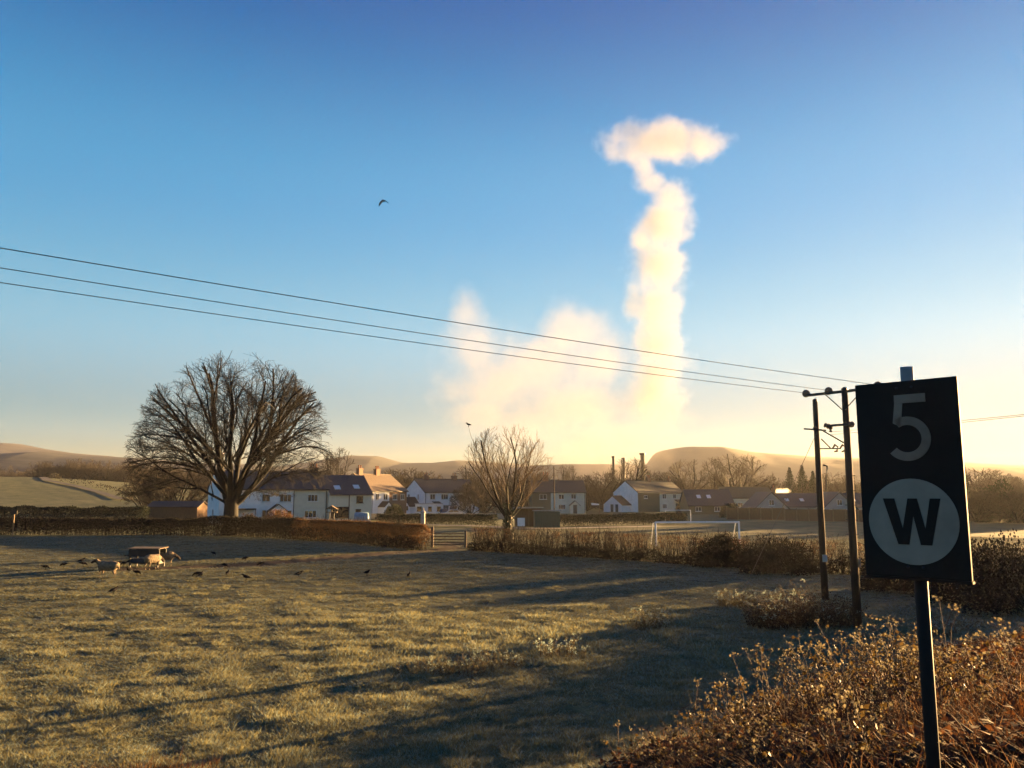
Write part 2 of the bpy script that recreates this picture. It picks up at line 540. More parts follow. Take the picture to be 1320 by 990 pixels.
# ------------------------------------------------------------------ scatter by geometry nodes
def scatter(name, pts, rz, scl, clumps, mats, mat_label=None):
    """instances of small clump meshes on given points, one object"""
    me = bpy.data.meshes.new(name)
    n = len(pts)
    me.vertices.add(n); me.vertices.foreach_set('co', np.asarray(pts, np.float32).ravel())
    for nm, arr, ty in (('rz', np.stack([np.zeros(n), np.zeros(n), rz], -1), 'FLOAT_VECTOR'), ('sc', scl, 'FLOAT_VECTOR')):
        a = me.attributes.new(nm, ty, 'POINT'); a.data.foreach_set('vector', np.asarray(arr, np.float32).ravel())
    me.update()
    o = bpy.data.objects.new(name, me); col.objects.link(o)
    cc = bpy.data.collections.new(name + '_clumps')
    for k, cm in enumerate(clumps):
        for m_ in mats: cm.materials.append(m_)
        cc.objects.link(bpy.data.objects.new(name + '_clump', cm))
    g = bpy.data.node_groups.new(name, 'GeometryNodeTree')
    g.interface.new_socket('Geometry', in_out='INPUT', socket_type='NodeSocketGeometry')
    g.interface.new_socket('Geometry', in_out='OUTPUT', socket_type='NodeSocketGeometry')
    N = g.nodes; L = g.links.new
    gi = N.new('NodeGroupInput'); go = N.new('NodeGroupOutput')
    ip = N.new('GeometryNodeInstanceOnPoints'); ci = N.new('GeometryNodeCollectionInfo')
    ci.inputs[0].default_value = cc; ci.inputs['Separate Children'].default_value = True; ci.inputs['Reset Children'].default_value = True
    ip.inputs['Pick Instance'].default_value = True
    L(gi.outputs[0], ip.inputs['Points']); L(ci.outputs[0], ip.inputs['Instance'])
    for nm, sock in (('rz', 'Rotation'), ('sc', 'Scale')):
        na = N.new('GeometryNodeInputNamedAttribute'); na.data_type = 'FLOAT_VECTOR'; na.inputs[0].default_value = nm; L(na.outputs[0], ip.inputs[sock])
    rv = N.new('FunctionNodeRandomValue'); rv.data_type = 'INT'; rv.inputs['Min'].default_value = 0; rv.inputs['Max'].default_value = len(clumps) - 1
    ro = [s_ for s_ in rv.outputs if s_.enabled][0]
    for s_ in rv.inputs:
        if s_.name == 'Min' and s_.type == 'INT': s_.default_value = 0
        if s_.name == 'Max' and s_.type == 'INT': s_.default_value = len(clumps) - 1
    L(ro, ip.inputs['Instance Index'])
    L(ip.outputs[0], go.inputs[0])
    md = o.modifiers.new('scatter', 'NODES'); md.node_group = g
    return o


def blade_clump(name, n, radius, h, hv, w, lean, curl=.6, seed=0, segs=2, matmix=0):
    """a tuft of n curved blades"""
    r = np.random.default_rng(seed)
    V = []; Fq = []; Ft = []; mi_q = []; mi_t = []
    for k in range(n):
        a = r.uniform(0, 2 * math.pi); rr = radius * math.sqrt(r.uniform(0, 1))
        base = np.array([rr * math.cos(a), rr * math.sin(a), -.01])
        b = r.uniform(0, 2 * math.pi) if r.random() < .5 else a
        d = np.array([math.cos(b), math.sin(b), 0]); H = h * (1 + hv * r.uniform(-1, 1)); le = lean * r.uniform(.2, 1) * H
        sd = np.array([-d[1], d[0], 0]); i0 = len(V)
        mt = int(r.random() < matmix)
        for s in range(segs):
            t = s / segs
            c = base + np.array([0, 0, H * (t - curl * .35 * t * t)]) + d * le * t ** 1.6
            ww = w * (1 - .5 * t)
            V += [c - sd * ww / 2, c + sd * ww / 2]
        V.append(base + np.array([0, 0, H * (1 - curl * .35)]) + d * le)
        for s in range(segs - 1):
            Fq.append((i0 + 2 * s, i0 + 2 * s + 1, i0 + 2 * s + 3, i0 + 2 * s + 2)); mi_q.append(mt)
        Ft.append((i0 + 2 * segs - 2, i0 + 2 * segs - 1, i0 + 2 * segs)); mi_t.append(mt)
    return mesh_np(name, np.array(V), [np.array(Fq), np.array(Ft)], mi=mi_q + mi_t)


MT['blade'] = M('frosted_blade', (.17, .17, .075), var=.5, scale=1.3, c2=(.32, .29, .145), trans=.5, rough=.7)
MT['frost_blade'] = M('rimed_blade', (.25, .32, .28), var=.3, scale=1.3, trans=.4, rough=.7)
MT['dead'] = M('dead_grass', (.22, .11, .04), var=.5, scale=6, c2=(.36, .19, .07), trans=.4, rough=.8)
MT['bracken'] = M('dead_bracken', (.15, .06, .022), var=.5, scale=6, c2=(.3, .13, .045), trans=.4, rough=.8)


def make_grass():
    n = 150000
    r_ = np.exp(rng.uniform(math.log(8.5), math.log(100), n)); a = rng.uniform(R(-38), R(38), n)
    x = r_ * np.sin(a); y = r_ * np.cos(a)
    s = bank_s(x, y)
    keep = ~((s < -2.8) & (x > -1.5))
    md = seg_dist(x, y, MUD)
    keep &= (md > 1.0 + rng.uniform(0, 1.6, n))
    x = x[keep]; y = y[keep]; r_ = r_[keep]
    # stays on the near side of the hedges
    z = gh(x, y) + .10 * fbm(x / 1.1, y / 1.1, 3, 11) * (1 - sstep(70, 110, r_))
    lump = .45 + 2.0 * np.clip(fbm(x / .8, y / .8, 2, 77) + .5 + .5 * fbm(x / 5, y / 5, 2, 78), 0, 1) ** 2
    wide = np.clip(r_ / 16, .9, 4.2)
    hh = lump * np.clip(r_ / 22, .9, 1.15) * (1 - .45 * sstep(24, 42, r_))
    sc3 = np.stack([wide, wide, hh], -1) * rng.uniform(.8, 1.25, len(x))[:, None]
    cl = [blade_clump('grass_tuft', 26, .13, .07, .5, .011, 1.1, seed=k, matmix=.3) for k in range(6)]
    o = scatter('grass', np.stack([x, y, z], -1), rng.uniform(0, 6.28, len(x)), sc3, cl, [MT['blade'], MT['frost_blade']])
    tag(o, 'short frosted pasture grass covering the open field', 'grass', kind='stuff')


make_grass()


def make_tussocks():
    n = 5200
    r_ = np.exp(rng.uniform(math.log(9), math.log(46), n)); a = rng.uniform(R(-38), R(38), n)
    x = r_ * np.sin(a); y = r_ * np.cos(a)
    keep = (vnoise(x / 2.2, y / 2.2, 123) + .5 * vnoise(x / .7, y / .7, 124) > rng.uniform(.6, 1.2, n)) & ~((bank_s(x, y) < -2.8) & (x > -1.5)) & (seg_dist(x, y, MUD) > 2.5)
    x = x[keep]; y = y[keep]; m_ = len(x)
    z = gh(x, y) + .10 * fbm(x / 1.1, y / 1.1, 3, 11)
    s_ = rng.uniform(.6, 1.25, m_); sc3 = np.stack([s_, s_, s_ * rng.uniform(.6, 1.1, m_)], -1)
    o = scatter('grass', np.stack([x, y, z], -1), rng.uniform(0, 6.28, m_), sc3, [blade_clump('tussock', 60, .13, .15, .5, .009, 1.25, .8, seed=60 + k, segs=3, matmix=.25) for k in range(5)], [MT['blade'], MT['frost_blade']])
    tag(o, 'coarse frosted tussocks standing out of the short pasture', 'grass', kind='stuff')


make_tussocks()


# ------------------------------------------------------------------ branching
def segs_mesh(name, P0, P1, R0, R1, sides=4):
    P0 = np.asarray(P0); P1 = np.asarray(P1)
    d = P1 - P0; ln = np.linalg.norm(d, axis=1, keepdims=True); d = d / np.maximum(ln, 1e-6)
    ref = np.where(np.abs(d[:, 2:3]) < .9, np.array([[0, 0, 1.]]), np.array([[1., 0, 0]]))
    u = np.cross(d, ref); u /= np.linalg.norm(u, axis=1, keepdims=True); w = np.cross(u, d)
    an = np.arange(sides) * 2 * math.pi / sides
    ca = np.cos(an)[None, :, None]; sa = np.sin(an)[None, :, None]
    ring = u[:, None] * ca + w[:, None] * sa
    P1e = P1 + d * (np.asarray(R1)[:, None] * .4)
    A = P0[:, None] + ring * np.asarray(R0)[:, None, None]; B = P1e[:, None] + ring * np.asarray(R1)[:, None, None]
    V = np.concatenate([A, B], 1).reshape(-1, 3)
    n = len(P0); base = (np.arange(n) * 2 * sides)[:, None]; k = np.arange(sides)[None]; k2 = (k + 1) % sides
    Fq = np.stack([base + k, base + k2, base + sides + k2, base + sides + k], -1).reshape(-1, 4)
    return mesh_np(name, V, Fq, smooth=sides > 4)


def fan_tree(name, base, limbs, levels, env, seed, trunk_levels=1, trunk_pts=None, trunk_r=None):
    """limbs: (direction, length, radius) leaving `base`; levels: how each order of branch grows and what it carries.
    Every order is grown at once; a branch stops at the crown's envelope env(p) > 1."""
    r = np.random.default_rng(seed)
    S = []      # (P0, P1, R0, R1, level)
    if trunk_pts is not None:
        T = np.array(trunk_pts, float); rr = np.array(trunk_r, float)
        S.append((T[:-1], T[1:], rr[:-1], rr[1:], 0))
    P = np.array([base if len(l) < 4 else l[3] for l in limbs], float); D = np.array([l[0] for l in limbs], float)
    D /= np.linalg.norm(D, axis=1, keepdims=True)
    Ln = np.array([l[1] for l in limbs], float); Rd = np.array([l[2] for l in limbs], float)
    for lv, q in enumerate(levels):
        ns = q['seg']; n = len(P)
        nodes = np.zeros((ns + 1, n, 3)); dirs = np.zeros((ns + 1, n, 3)); nodes[0] = P; dirs[0] = D; alive = np.ones(n, bool); last = np.zeros(n)
        p = P.copy(); d = D.copy(); tp = q.get('taper', .45)
        for s_ in range(ns):
            f = (s_ + 1) / ns
            out = p - np.array([base[0], base[1], base[2]]); out /= np.linalg.norm(out, axis=1, keepdims=True) + 1e-6
            d = d + r.normal(0, q.get('wander', .1), (n, 3)) + out * q.get('out', 0) + np.array([0, 0, q.get('up', 0) * (1 - f) - q.get('droop', 0) * f])
            d /= np.linalg.norm(d, axis=1, keepdims=True)
            nx = p + d * (Ln / ns)[:, None]
            ok = alive & (env(nx) < 1 + r.normal(0, .05, n))
            r0 = Rd * (1 - (1 - tp) * s_ / ns); r1 = Rd * (1 - (1 - tp) * f)
            S.append((p[ok], nx[ok], r0[ok], r1[ok], lv))
            p = np.where(ok[:, None], nx, p); alive = ok; last = np.where(ok, s_ + 1, last)
            nodes[s_ + 1] = p; dirs[s_ + 1] = d
        if lv == len(levels) - 1: break
        c = q['kids']; t0 = q.get('t0', .2)
        tt = (t0 + (1 - t0) * (np.arange(c)[None] + r.uniform(0, 1, (n, c))) / c)
        id_ = np.repeat(np.arange(n), c); t = tt.ravel() * last[id_]
        good = (last[id_] > 0) & (r.uniform(0, 1, len(id_)) < .25 + .75 * last[id_] / ns)
        id_ = id_[good]; t = t[good]
        k = np.minimum(t.astype(int), ns - 1); fr = (t - k)[:, None]
        pos = nodes[k, id_] * (1 - fr) + nodes[np.minimum(k + 1, ns), id_] * fr
        dd = dirs[np.minimum(k + 1, ns), id_]
        nn = len(pos)
        pe = r.normal(0, 1, (nn, 3)); out = pos - np.array(base); out /= np.linalg.norm(out, axis=1, keepdims=True) + 1e-6
        pe = pe + out * q.get('cout', .6) + np.array([0, 0, q.get('cup', 0)])
        pe -= (pe * dd).sum(1, keepdims=True) * dd; pe /= np.linalg.norm(pe, axis=1, keepdims=True) + 1e-6
        an = R(q.get('ang', 40)) * r.uniform(.6, 1.3, nn)[:, None]
        D = dd * np.cos(an) + pe * np.sin(an)
        tf = t / ns
        Ln = Ln[id_] * q.get('len', .5) * (1.15 - .55 * tf) * r.uniform(.65, 1.25, nn)
        Rd = np.maximum(Rd[id_] * (1 - (1 - tp) * tf) * q.get('rad', .5) * r.uniform(.75, 1.15, nn), q.get('rmin', .006))
        P = pos
    def cat(keep, sides, nm):
        L_ = [x for x in S if keep(x[4]) and len(x[0])]
        return segs_mesh(nm, *[np.concatenate([x[i] for x in L_]) for i in range(4)], sides)
    return cat(lambda l: l < trunk_levels, 8, name + '_trunk'), cat(lambda l: l >= trunk_levels, 3, name + '_crown')


def el(az, e):
    return (math.cos(R(e)) * math.cos(R(az)), math.cos(R(e)) * math.sin(R(az)), math.sin(R(e)))


def put_tree(name, trunk, crown, loc, rz, scale, label, cat, group=None, tm=None, cm=None):
    o = empty(name, loc, rz); o.scale = (scale, scale, scale) if not hasattr(scale, '__len__') else scale
    link('trunk', trunk, tm or MT['bark'], o); link('crown', crown, cm or MT['twig'], o)
    tag(o, label, cat, group)
    return o


# the big spreading tree beside the long white house
BT_Y = 90.0
bx = xat(296, BT_Y)


def env_big(p):
    x, y, z = p[:, 0], p[:, 1], p[:, 2]
    e = (np.abs(x / 11.3)) ** 2.1 + (np.abs(y / 9.5)) ** 2.1 + np.where(z > 8, ((z - 8) / 12.5) ** 2, ((z - 8) / 9.5) ** 2 * .35)
    return e + np.where(z < 2.6 + 1.6 * np.clip((np.hypot(x, y) - 1) / 5, 0, 1), 1, 0)


LB = []
for az, e_, ln, rr, z0 in ((176, 74, 15, .46, 3.4), (6, 72, 15.5, .46, 3.6), (8, 47, 14, .34, 3.2), (186, 56, 14, .3, 4.2), (92, 66, 14, .34, 3.8), (268, 64, 14, .34, 3.7), (228, 46, 12.5, .22, 4.0), (312, 44, 12.5, .22, 4.2), (200, 28, 11, .15, 3.4), (345, 30, 11, .15, 3.8)):
    LB.append((el(az, e_), ln * 1.12, rr, (.3 * math.cos(R(az)), .3 * math.sin(R(az)), z0)))
BIG = [dict(seg=12, wander=.075, up=.05, droop=.07, out=.02, kids=10, t0=.13, ang=36, len=.6, rad=.62, cout=.7, taper=.2),
       dict(seg=8, wander=.1, up=.03, droop=.13, out=.05, kids=9, t0=.12, ang=36, len=.46, rad=.5, rmin=.024, cout=.6, taper=.3),
       dict(seg=5, wander=.13, droop=.2, out=.05, kids=8, t0=.12, ang=40, len=.5, rad=.55, rmin=.017, cout=.5, taper=.45),
       dict(seg=3, wander=.15, droop=.2, out=.05, kids=4, t0=.15, ang=40, len=.55, rad=.65, rmin=.013, cout=.3, taper=.6),
       dict(seg=2, wander=.16, droop=.12, taper=.6)]
tr, cw = fan_tree('spreading_tree', (0, 0, 3.4), LB, BIG, env_big, 4, 2, [(0, 0, -.2), (0, 0, .35), (.02, 0, 1.3), (.03, 0, 2.6), (.03, 0, 3.6), (.02, 0, 4.4)], [1.2, .95, .84, .8, .78, .55])
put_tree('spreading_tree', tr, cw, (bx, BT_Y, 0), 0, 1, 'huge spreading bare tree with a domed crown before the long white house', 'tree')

# the slender tree by the field gate
MT_Y = 78.0


def env_slim(p):
    x, y, z = p[:, 0], p[:, 1], p[:, 2]
    w = 1.4 + 3.2 * np.clip((z - 1.5) / 5.5, 0, 1)
    return np.hypot(x / w, y / w) ** 2 * .9 + np.clip((z - 6) / 5.4, 0, 3) ** 2 + np.where(z < 1.6, .6, 0)


SLIM = [dict(seg=7, wander=.08, up=.1, kids=8, t0=.18, ang=34, len=.55, rad=.5, cup=.4, taper=.25),
        dict(seg=5, wander=.1, up=.1, kids=7, t0=.2, ang=36, len=.55, rad=.55, rmin=.015, cup=.5, taper=.35),
        dict(seg=4, wander=.12, up=.06, kids=5, t0=.2, ang=36, len=.6, rad=.6, rmin=.0105, cup=.3, taper=.5),
        dict(seg=2, wander=.14, up=.05, taper=.6)]
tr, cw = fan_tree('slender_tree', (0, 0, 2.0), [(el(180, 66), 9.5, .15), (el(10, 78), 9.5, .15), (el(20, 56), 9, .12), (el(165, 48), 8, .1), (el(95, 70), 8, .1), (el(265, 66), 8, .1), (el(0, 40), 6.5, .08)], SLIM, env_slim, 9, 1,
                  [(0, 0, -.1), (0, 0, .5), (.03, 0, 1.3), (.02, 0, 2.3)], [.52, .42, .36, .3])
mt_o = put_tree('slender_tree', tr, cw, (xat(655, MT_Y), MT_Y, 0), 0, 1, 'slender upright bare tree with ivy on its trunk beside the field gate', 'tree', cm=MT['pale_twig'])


def leaf_quads(P, size, seed=0, up=0.0, aspect=.65):
    """small folded leaves with random facing at points P"""
    r = np.random.default_rng(seed); n = len(P)
    d = r.normal(0, 1, (n, 3)); d[:, 2] += up; d /= np.linalg.norm(d, axis=1, keepdims=True)
    e = np.cross(d, r.normal(0, 1, (n, 3))); e /= np.linalg.norm(e, axis=1, keepdims=True)
    f = np.cross(d, e)
    s = (size * r.uniform(.6, 1.35, n))[:, None]
    tip = P + d * s; a = P + d * s * .45 + e * s * aspect * .5 + f * s * .12; b = P + d * s * .45 - e * s * aspect * .5 + f * s * .12
    V = np.stack([P, a, tip, b], 1).reshape(-1, 3)
    k = (np.arange(n) * 4)[:, None]
    return V, np.concatenate([k + np.array([[0, 1, 2]]), k + np.array([[0, 2, 3]])])


r5 = np.random.default_rng(55)
tz = r5.uniform(0, 3.6, 2600); ta = r5.uniform(0, 6.28, 2600); trr = (.62 - .08 * tz) * r5.uniform(.6, 1.1, 2600)
V, Ft = leaf_quads(np.stack([trr * np.cos(ta) + .05 * tz * np.sin(tz * 3), trr * np.sin(ta), tz], -1), .13, 3)
link('ivy', mesh_np('ivy', V, Ft), MT['ivy'], mt_o)
# ------------------------------------------------------------------ houses
def window(root, x, z, w, h, n=2, face='front', W=0, y=0.0, fm='frame', L=0):
    """a framed window standing a little proud of the wall: window > pane"""
    if face == 'front': Mx = Matrix.Translation((x, y, z))
    elif face == 'left': Mx = Matrix.Translation((0, x, z)) @ Matrix.Rotation(-math.pi / 2, 4, 'Z')
    elif face == 'right': Mx = Matrix.Translation((L, x, z)) @ Matrix.Rotation(math.pi / 2, 4, 'Z')
    b = .075; f = MB()
    f.box(-w / 2, w / 2, -.07, .02, 0, b, 0, Mx); f.box(-w / 2, w / 2, -.07, .02, h - b, h, 0, Mx)
    f.box(-w / 2, -w / 2 + b, -.07, .02, b, h - b, 0, Mx); f.box(w / 2 - b, w / 2, -.07, .02, b, h - b, 0, Mx)
    for k in range(1, n):
        xx = -w / 2 + w * k / n; f.box(xx - b / 2, xx + b / 2, -.065, .02, b, h - b, 0, Mx)
    f.box(-w / 2 - .1, w / 2 + .1, -.16, .02, -.09, -.003, 0, Mx)
    o = f.build('window', MT[fm], root)
    MB().box(-w / 2 + b, w / 2 - b, -.03, .005, b, h - b, 0, Mx).build('pane', MT['glass'], o)
    return o


def gable_roof(root, x0, x1, W, ev, rd, mat, ov=.3, ovx=.2, th=.16, y0=0, name='roof', gut=True):
    s = (rd - ev) / (W / 2)
    P = [(y0 - ov, ev - ov * s), (y0 + W / 2, rd), (y0 + W + ov, ev - ov * s), (y0 + W + ov, ev - ov * s + th), (y0 + W / 2, rd + th * 1.15), (y0 - ov, ev - ov * s + th)]
    m = MB().prism(P, x0 - ovx, x1 + ovx, 'x')
    m.tube([(x0 - ovx, y0 + W / 2, rd + th * 1.1), (x1 + ovx, y0 + W / 2, rd + th * 1.1)], .1, 6)
    o = m.build(name, MT[mat], root)
    if gut:
        g = MB(); g.box(x0 - ovx, x1 + ovx, y0 - ov - .11, y0 - ov + .0, ev - ov * s - .05, ev - ov * s + .06)
        g.build('gutter', MT['lead'], root)
    return o


def chimney(root, x, y, z0, z1, w=.9, d=.6, pots=2, mat='brick'):
    m = MB().box(x - w / 2, x + w / 2, y - d / 2, y + d / 2, z0, z1).box(x - w / 2 - .07, x + w / 2 + .07, y - d / 2 - .07, y + d / 2 + .07, z1 - .22, z1 + .003)
    o = m.build('chimney', MT[mat], root)
    for k in range(pots):
        xx = x + (k - (pots - 1) / 2) * w / max(pots, 1)
        MB().lathe([(.14, z1), (.12, z1 + .3), (.11, z1 + .5), (.15, z1 + .55), (.15, z1 + .62)], 10, M=Matrix.Translation((xx, y, 0))).build('chimney_pot', MT['pot'], o)


def porch(root, x, w, d, h, rise, wall='white_render', roof='roof_dark', doors=1, y0=0.0, door_w=.9):
    prof = [(x - w / 2, 0), (x + w / 2, 0), (x + w / 2, h), (x, h + rise), (x - w / 2, h)]
    o = MB().prism(prof, y0 - d, y0 + .0, 'y').build('porch', MT[wall], root)
    s = rise / (w / 2); ov = .22; th = .1
    P = [(x - w / 2 - ov, h - ov * s), (x, h + rise), (x + w / 2 + ov, h - ov * s), (x + w / 2 + ov, h - ov * s + th), (x, h + rise + th * 1.2), (x - w / 2 - ov, h - ov * s + th)]
    MB().prism(P, y0 - d - ov, y0 - .01, 'y').build('porch_roof', MT[roof], o)
    for k in range(doors):
        xx = x + (k - (doors - 1) / 2) * w / max(1, doors) * .9
        MB().box(xx - door_w / 2, xx + door_w / 2, y0 - d - .05, y0 - d + .02, .03, 2.05).build('door', MT['door'], o)
    return o


def house(name, label, px, Y, phi, L, W, ev, rd, walls, roofs, wins=(), group=None, z0=0, cat='house', X=None):
    root = empty(name, (xat(px, Y) if X is None else X, Y, z0), R(phi))
    for (x0, x1, m) in walls:
        P = [(0, -.3), (W, -.3), (W, ev), (W / 2, rd - .02), (0, ev)]
        MB().prism(P, x0, x1, 'x').build('wall', MT[m], root)
    for (x0, x1, m) in roofs:
        gable_roof(root, x0, x1, W, ev, rd, m)
    for wn in wins: window(root, **wn)
    tag(root, label, cat, group)
    return root


def F_(x, z, w, h, n=2, fm='frame'):
    return dict(x=x, z=z, w=w, h=h, n=n, fm=fm)


def Lw(x, z, w, h, n=2):
    return dict(x=x, z=z, w=w, h=h, n=n, face='left')


def downpipe(root, x, h, y=-.08):
    MB().tube([(x, y, 0), (x, y, h)], .06, 6).build('downpipe', MT['lead'], root)


# long white house with a cream lower wing
h = house('long_house', 'long white rendered house with cream right end beside the huge bare tree', 281, 122, 30, 16.6, 9.6, 5.3, 8.0,
          [(0, 11.2, 'white_render'), (11.2, 16.6, 'cream_render')], [(0, 16.6, 'roof')],
          [F_(3.0, 3.3, 1.4, 1.15), F_(6.9, 3.35, 1.25, 1.15), F_(9.9, 3.3, 1.8, 1.15, 3), F_(14.2, 3.35, 1.6, 1.1, 3), F_(7.0, .9, 1.3, 1.2), F_(13.9, .8, 1.9, 1.15, 3), F_(10.2, .8, 1.5, 1.2),
           Lw(4.6, 1.0, 1.1, 1.2), Lw(5.8, 3.6, 1.2, 1.1)])
MB().box(1.0, 5.2, -1.4, -.003, 2.15, 2.35).box(1.05, 1.15, -1.35, -1.25, 0, 2.15).box(5.05, 5.15, -1.35, -1.25, 0, 2.15).build('canopy', MT['roof_dark'], h)
porch(h, 8.5, 2.4, 1.5, 2.0, .9)
chimney(h, 15.6, 4.8, 7.6, 8.9, 1.3, .7, 3)
downpipe(h, 11.2, 5); downpipe(h, 16.4, 5)
for x_, y_ in ((6.8, 2.4),):
    MB().tube([(x_, y_, 6.5), (x_, y_, 7.2)], .07, 8).build('vent_pipe', MT['frame'], h)
ex = empty('wing', (16.62, -.5, 0), 0, h)
P = [(0, -.3), (9.0, -.3), (9.0, 4.5), (4.6, 7.5), (0, 4.5)]
MB().prism(P, 0, 7.2, 'x').build('wing_wall', MT['cream_render'], ex)
MB().prism([(-.3, 4.3), (4.6, 7.5), (9.3, 4.3), (9.3, 4.46), (4.6, 7.68), (-.3, 4.46)], 0.22, 7.45, 'x').build('wing_roof', MT['roof_blue'], ex)
wn = window(ex, 1.9, .75, 2.9, 1.75, 3, fm='brown_frame'); window(ex, 5.2, 3.1, 1.1, 1.1, 1, fm='brown_frame', y=-.0); window(ex, 5.0, .9, .9, 1.2, 1, fm='brown_frame')
for (xx, yy) in ((1.8, .9), (5.1, 1.1)):
    Mx = Matrix.Translation((xx, yy, 4.5 + yy * .652 + .15)) @ Matrix.Rotation(math.atan(.652), 4, 'X')
    MB().box(-.5, .5, 0, 1.1, 0, .1, 0, Mx).build('skylight', MT['frame'], ex)
MB().box(3.35, 3.5, -.06, -.003, 0, 4.3).build('downpipe', MT['lead'], ex)

# sunlit semi-detached pair
h = house('sunlit_house', 'sunlit house with two chimneys, half white half brick, behind the cream wing', 478, 160, 60, 11.4, 9, 5.2, 8.4,
          [(0, 5.6, 'white_render'), (5.6, 11.4, 'brick')], [(0, 11.4, 'roof_brown')],
          [F_(1.8, 3.35, 1.0, 1.3, 2), F_(4.4, 3.35, 1.3, 1.2), F_(7.4, 3.35, 1.3, 1.2), F_(9.9, 3.35, 1.1, 1.2), F_(7.6, .9, 1.6, 1.2, 3), Lw(2.5, 1.2, .9, 1.1)])
porch(h, 3.4, 2.3, 1.6, 2.1, .9)
chimney(h, 1.6, 4.5, 7.9, 9.7, 1.2, .75, 2); chimney(h, 7.0, 4.5, 7.9, 9.7, 1.2, .75, 3)
downpipe(h, .2, 5)
le = empty('lean_to', (0, 0, 0), 0, h)
MB().prism([(-1.6, -.2), (0, -.2), (0, 3.0), (-1.6, 2.2)], .8, 3.6, 'y').build('lean_to_wall', MT['white_render'], le)
MB().prism([(-1.85, 2.1), (-.005, 3.02), (-.005, 3.14), (-1.85, 2.22)], .6, 3.8, 'y').build('lean_to_roof', MT['roof_dark'], le)

# pale house with lean-to gable behind the van
h = house('pale_house', 'pale rendered house with grey slate roof behind the parked white van', 547, 186, 40, 15.8, 8.6, 5.0, 7.9,
          [(0, 15.8, 'white_render')], [(0, 15.8, 'roof')],
          [F_(2.2, 3.3, 1.4, 1.2, 2), F_(5.6, 3.3, 1.9, 1.2, 3), F_(10.2, 3.2, 1.8, 1.2, 2), F_(13.8, 3.3, 1.2, 1.1), F_(6, .8, 1.6, 1.2, 3), F_(11, .8, 1.6, 1.2, 3), Lw(2.6, 3.2, .5, 1.3, 1), Lw(6.6, 3.6, .9, .9)])
MB().prism([(-1.0, 2.4), (0, 2.75), (0, 2.85), (-1.05, 2.48)], 2.0, 4.0, 'x').build('door_canopy', MT['roof_dark'], h)
MB().box(2.5, 3.5, -.05, .02, .02, 2.1).build('door', MT['door'], h)
chimney(h, 3.2, 4.3, 7.4, 8.9, 1.2, .7, 2); chimney(h, 11.4, 4.3, 7.4, 8.9, 1.2, .7, 2)
downpipe(h, .25, 5)
le = empty('lean_to', (-.01, 3.9, 0), R(-90), h)
MB().prism([(-2.2, -.2), (2.2, -.2), (2.2, 1.9), (0, 3.7), (-2.2, 1.9)], -2.9, 0, 'y').build('lean_to_wall', MT['white_render'], le)
MB().prism([(-2.5, 1.66), (0, 3.72), (2.5, 1.66), (2.5, 1.8), (0, 3.88), (-2.5, 1.8)], -3.2, -.01, 'y').build('lean_to_roof', MT['roof_dark'], le)
MB().box(-1.3, -.4, -2.95, -2.88, 0, 1.9).build('door', MT['door'], le)
MB().box(.4, 1.6, -2.95, -2.88, .8, 1.8).build('window', MT['glass'], le)

# flat roofed white annexe in front of it
o = empty('flat_roofed_annexe', (xat(535, 172), 172, 0), R(6))
MB().box(0, 5.7, 0, 3.0, -.2, 2.4).build('wall', MT['white_render'], o)
MB().box(-.15, 5.85, -.15, 3.15, 2.403, 2.55).build('roof', MT['felt'], o)
for x_, w_ in ((.9, 1.0), (3.1, .75), (5.0, .8)): window(o, x_, .95, w_, .95, 1, fm='brown_frame')
tag(o, 'low flat roofed white annexe with three small windows beside the parked cars', 'annexe')

# house behind the slender tree
h = house('tree_screened_house', 'half brick half white house half hidden behind the slender tree', 686, 190, 4, 12.6, 8, 5.0, 7.6,
          [(0, 4.4, 'dark_brick'), (4.4, 12.6, 'cream_render')], [(0, 12.6, 'roof')],
          [F_(2.6, 3.3, 1.7, 1.2, 2), F_(6.9, 3.3, 1.3, 1.15), F_(9.8, 3.35, 1.2, 1.2), F_(7, .9, 1.6, 1.2, 3)])
porch(h, 9.9, 2.1, 1.5, 2.0, .9, 'cream_render'); downpipe(h, 12.4, 5)
chimney(h, 3.6, 4, 7.2, 9.2, 1.4, .7, 3)

# white gabled house below the steam
h = house('gabled_house', 'white gabled house with mossy roof standing under the steam column', 822.7, 204, 41, 18.6, 8.2, 4.9, 7.8,
          [(0, 8.6, 'dark_brick'), (8.6, 18.6, 'cream_render')], [(0, 18.6, 'roof_moss')],
          [F_(3.0, 3.4, 1.3, .8), F_(10.5, 3.3, 1.5, 1.25), F_(14.7, 3.3, 1.2, 1.25), F_(10.5, .8, 1.7, 1.2, 3), Lw(6.0, 3.3, 1.2, 1.1), Lw(2.3, 3.0, .8, 1.4, 1)])
MB().prism([(0.0, 0), (8.2, 0), (8.2, 4.9), (4.1, 7.75), (0, 4.9)], -.06, -.003, 'x').build('gable_render', MT['white_render'], h)
le = empty('extension', (-.07, 5.4, 0), R(-90), h)
MB().prism([(-3.1, -.2), (3.1, -.2), (3.1, 1.9), (0, 4.0), (-3.1, 1.9)], -3.4, 0, 'y').build('extension_wall', MT['white_render'], le)
MB().prism([(-3.4, 1.7), (0, 4.02), (3.4, 1.7), (3.4, 1.84), (0, 4.18), (-3.4, 1.84)], -3.6, -.01, 'y').build('extension_roof', MT['roof_dark'], le)
for x_ in (-.2, 1.4): MB().box(x_ - .45, x_ + .45, -3.46, -3.38, 0, 1.95).build('door', MT['door'], le)
MB().prism([(-1.2, 2.4), (0, 3.0), (0, 3.12), (-1.3, 2.48)], 14.6, 17.2, 'x').build('door_canopy', MT['roof_dark'], h)
MB().box(15.2, 16.2, -.05, .02, .02, 2.1).build('door', MT['door'], h)
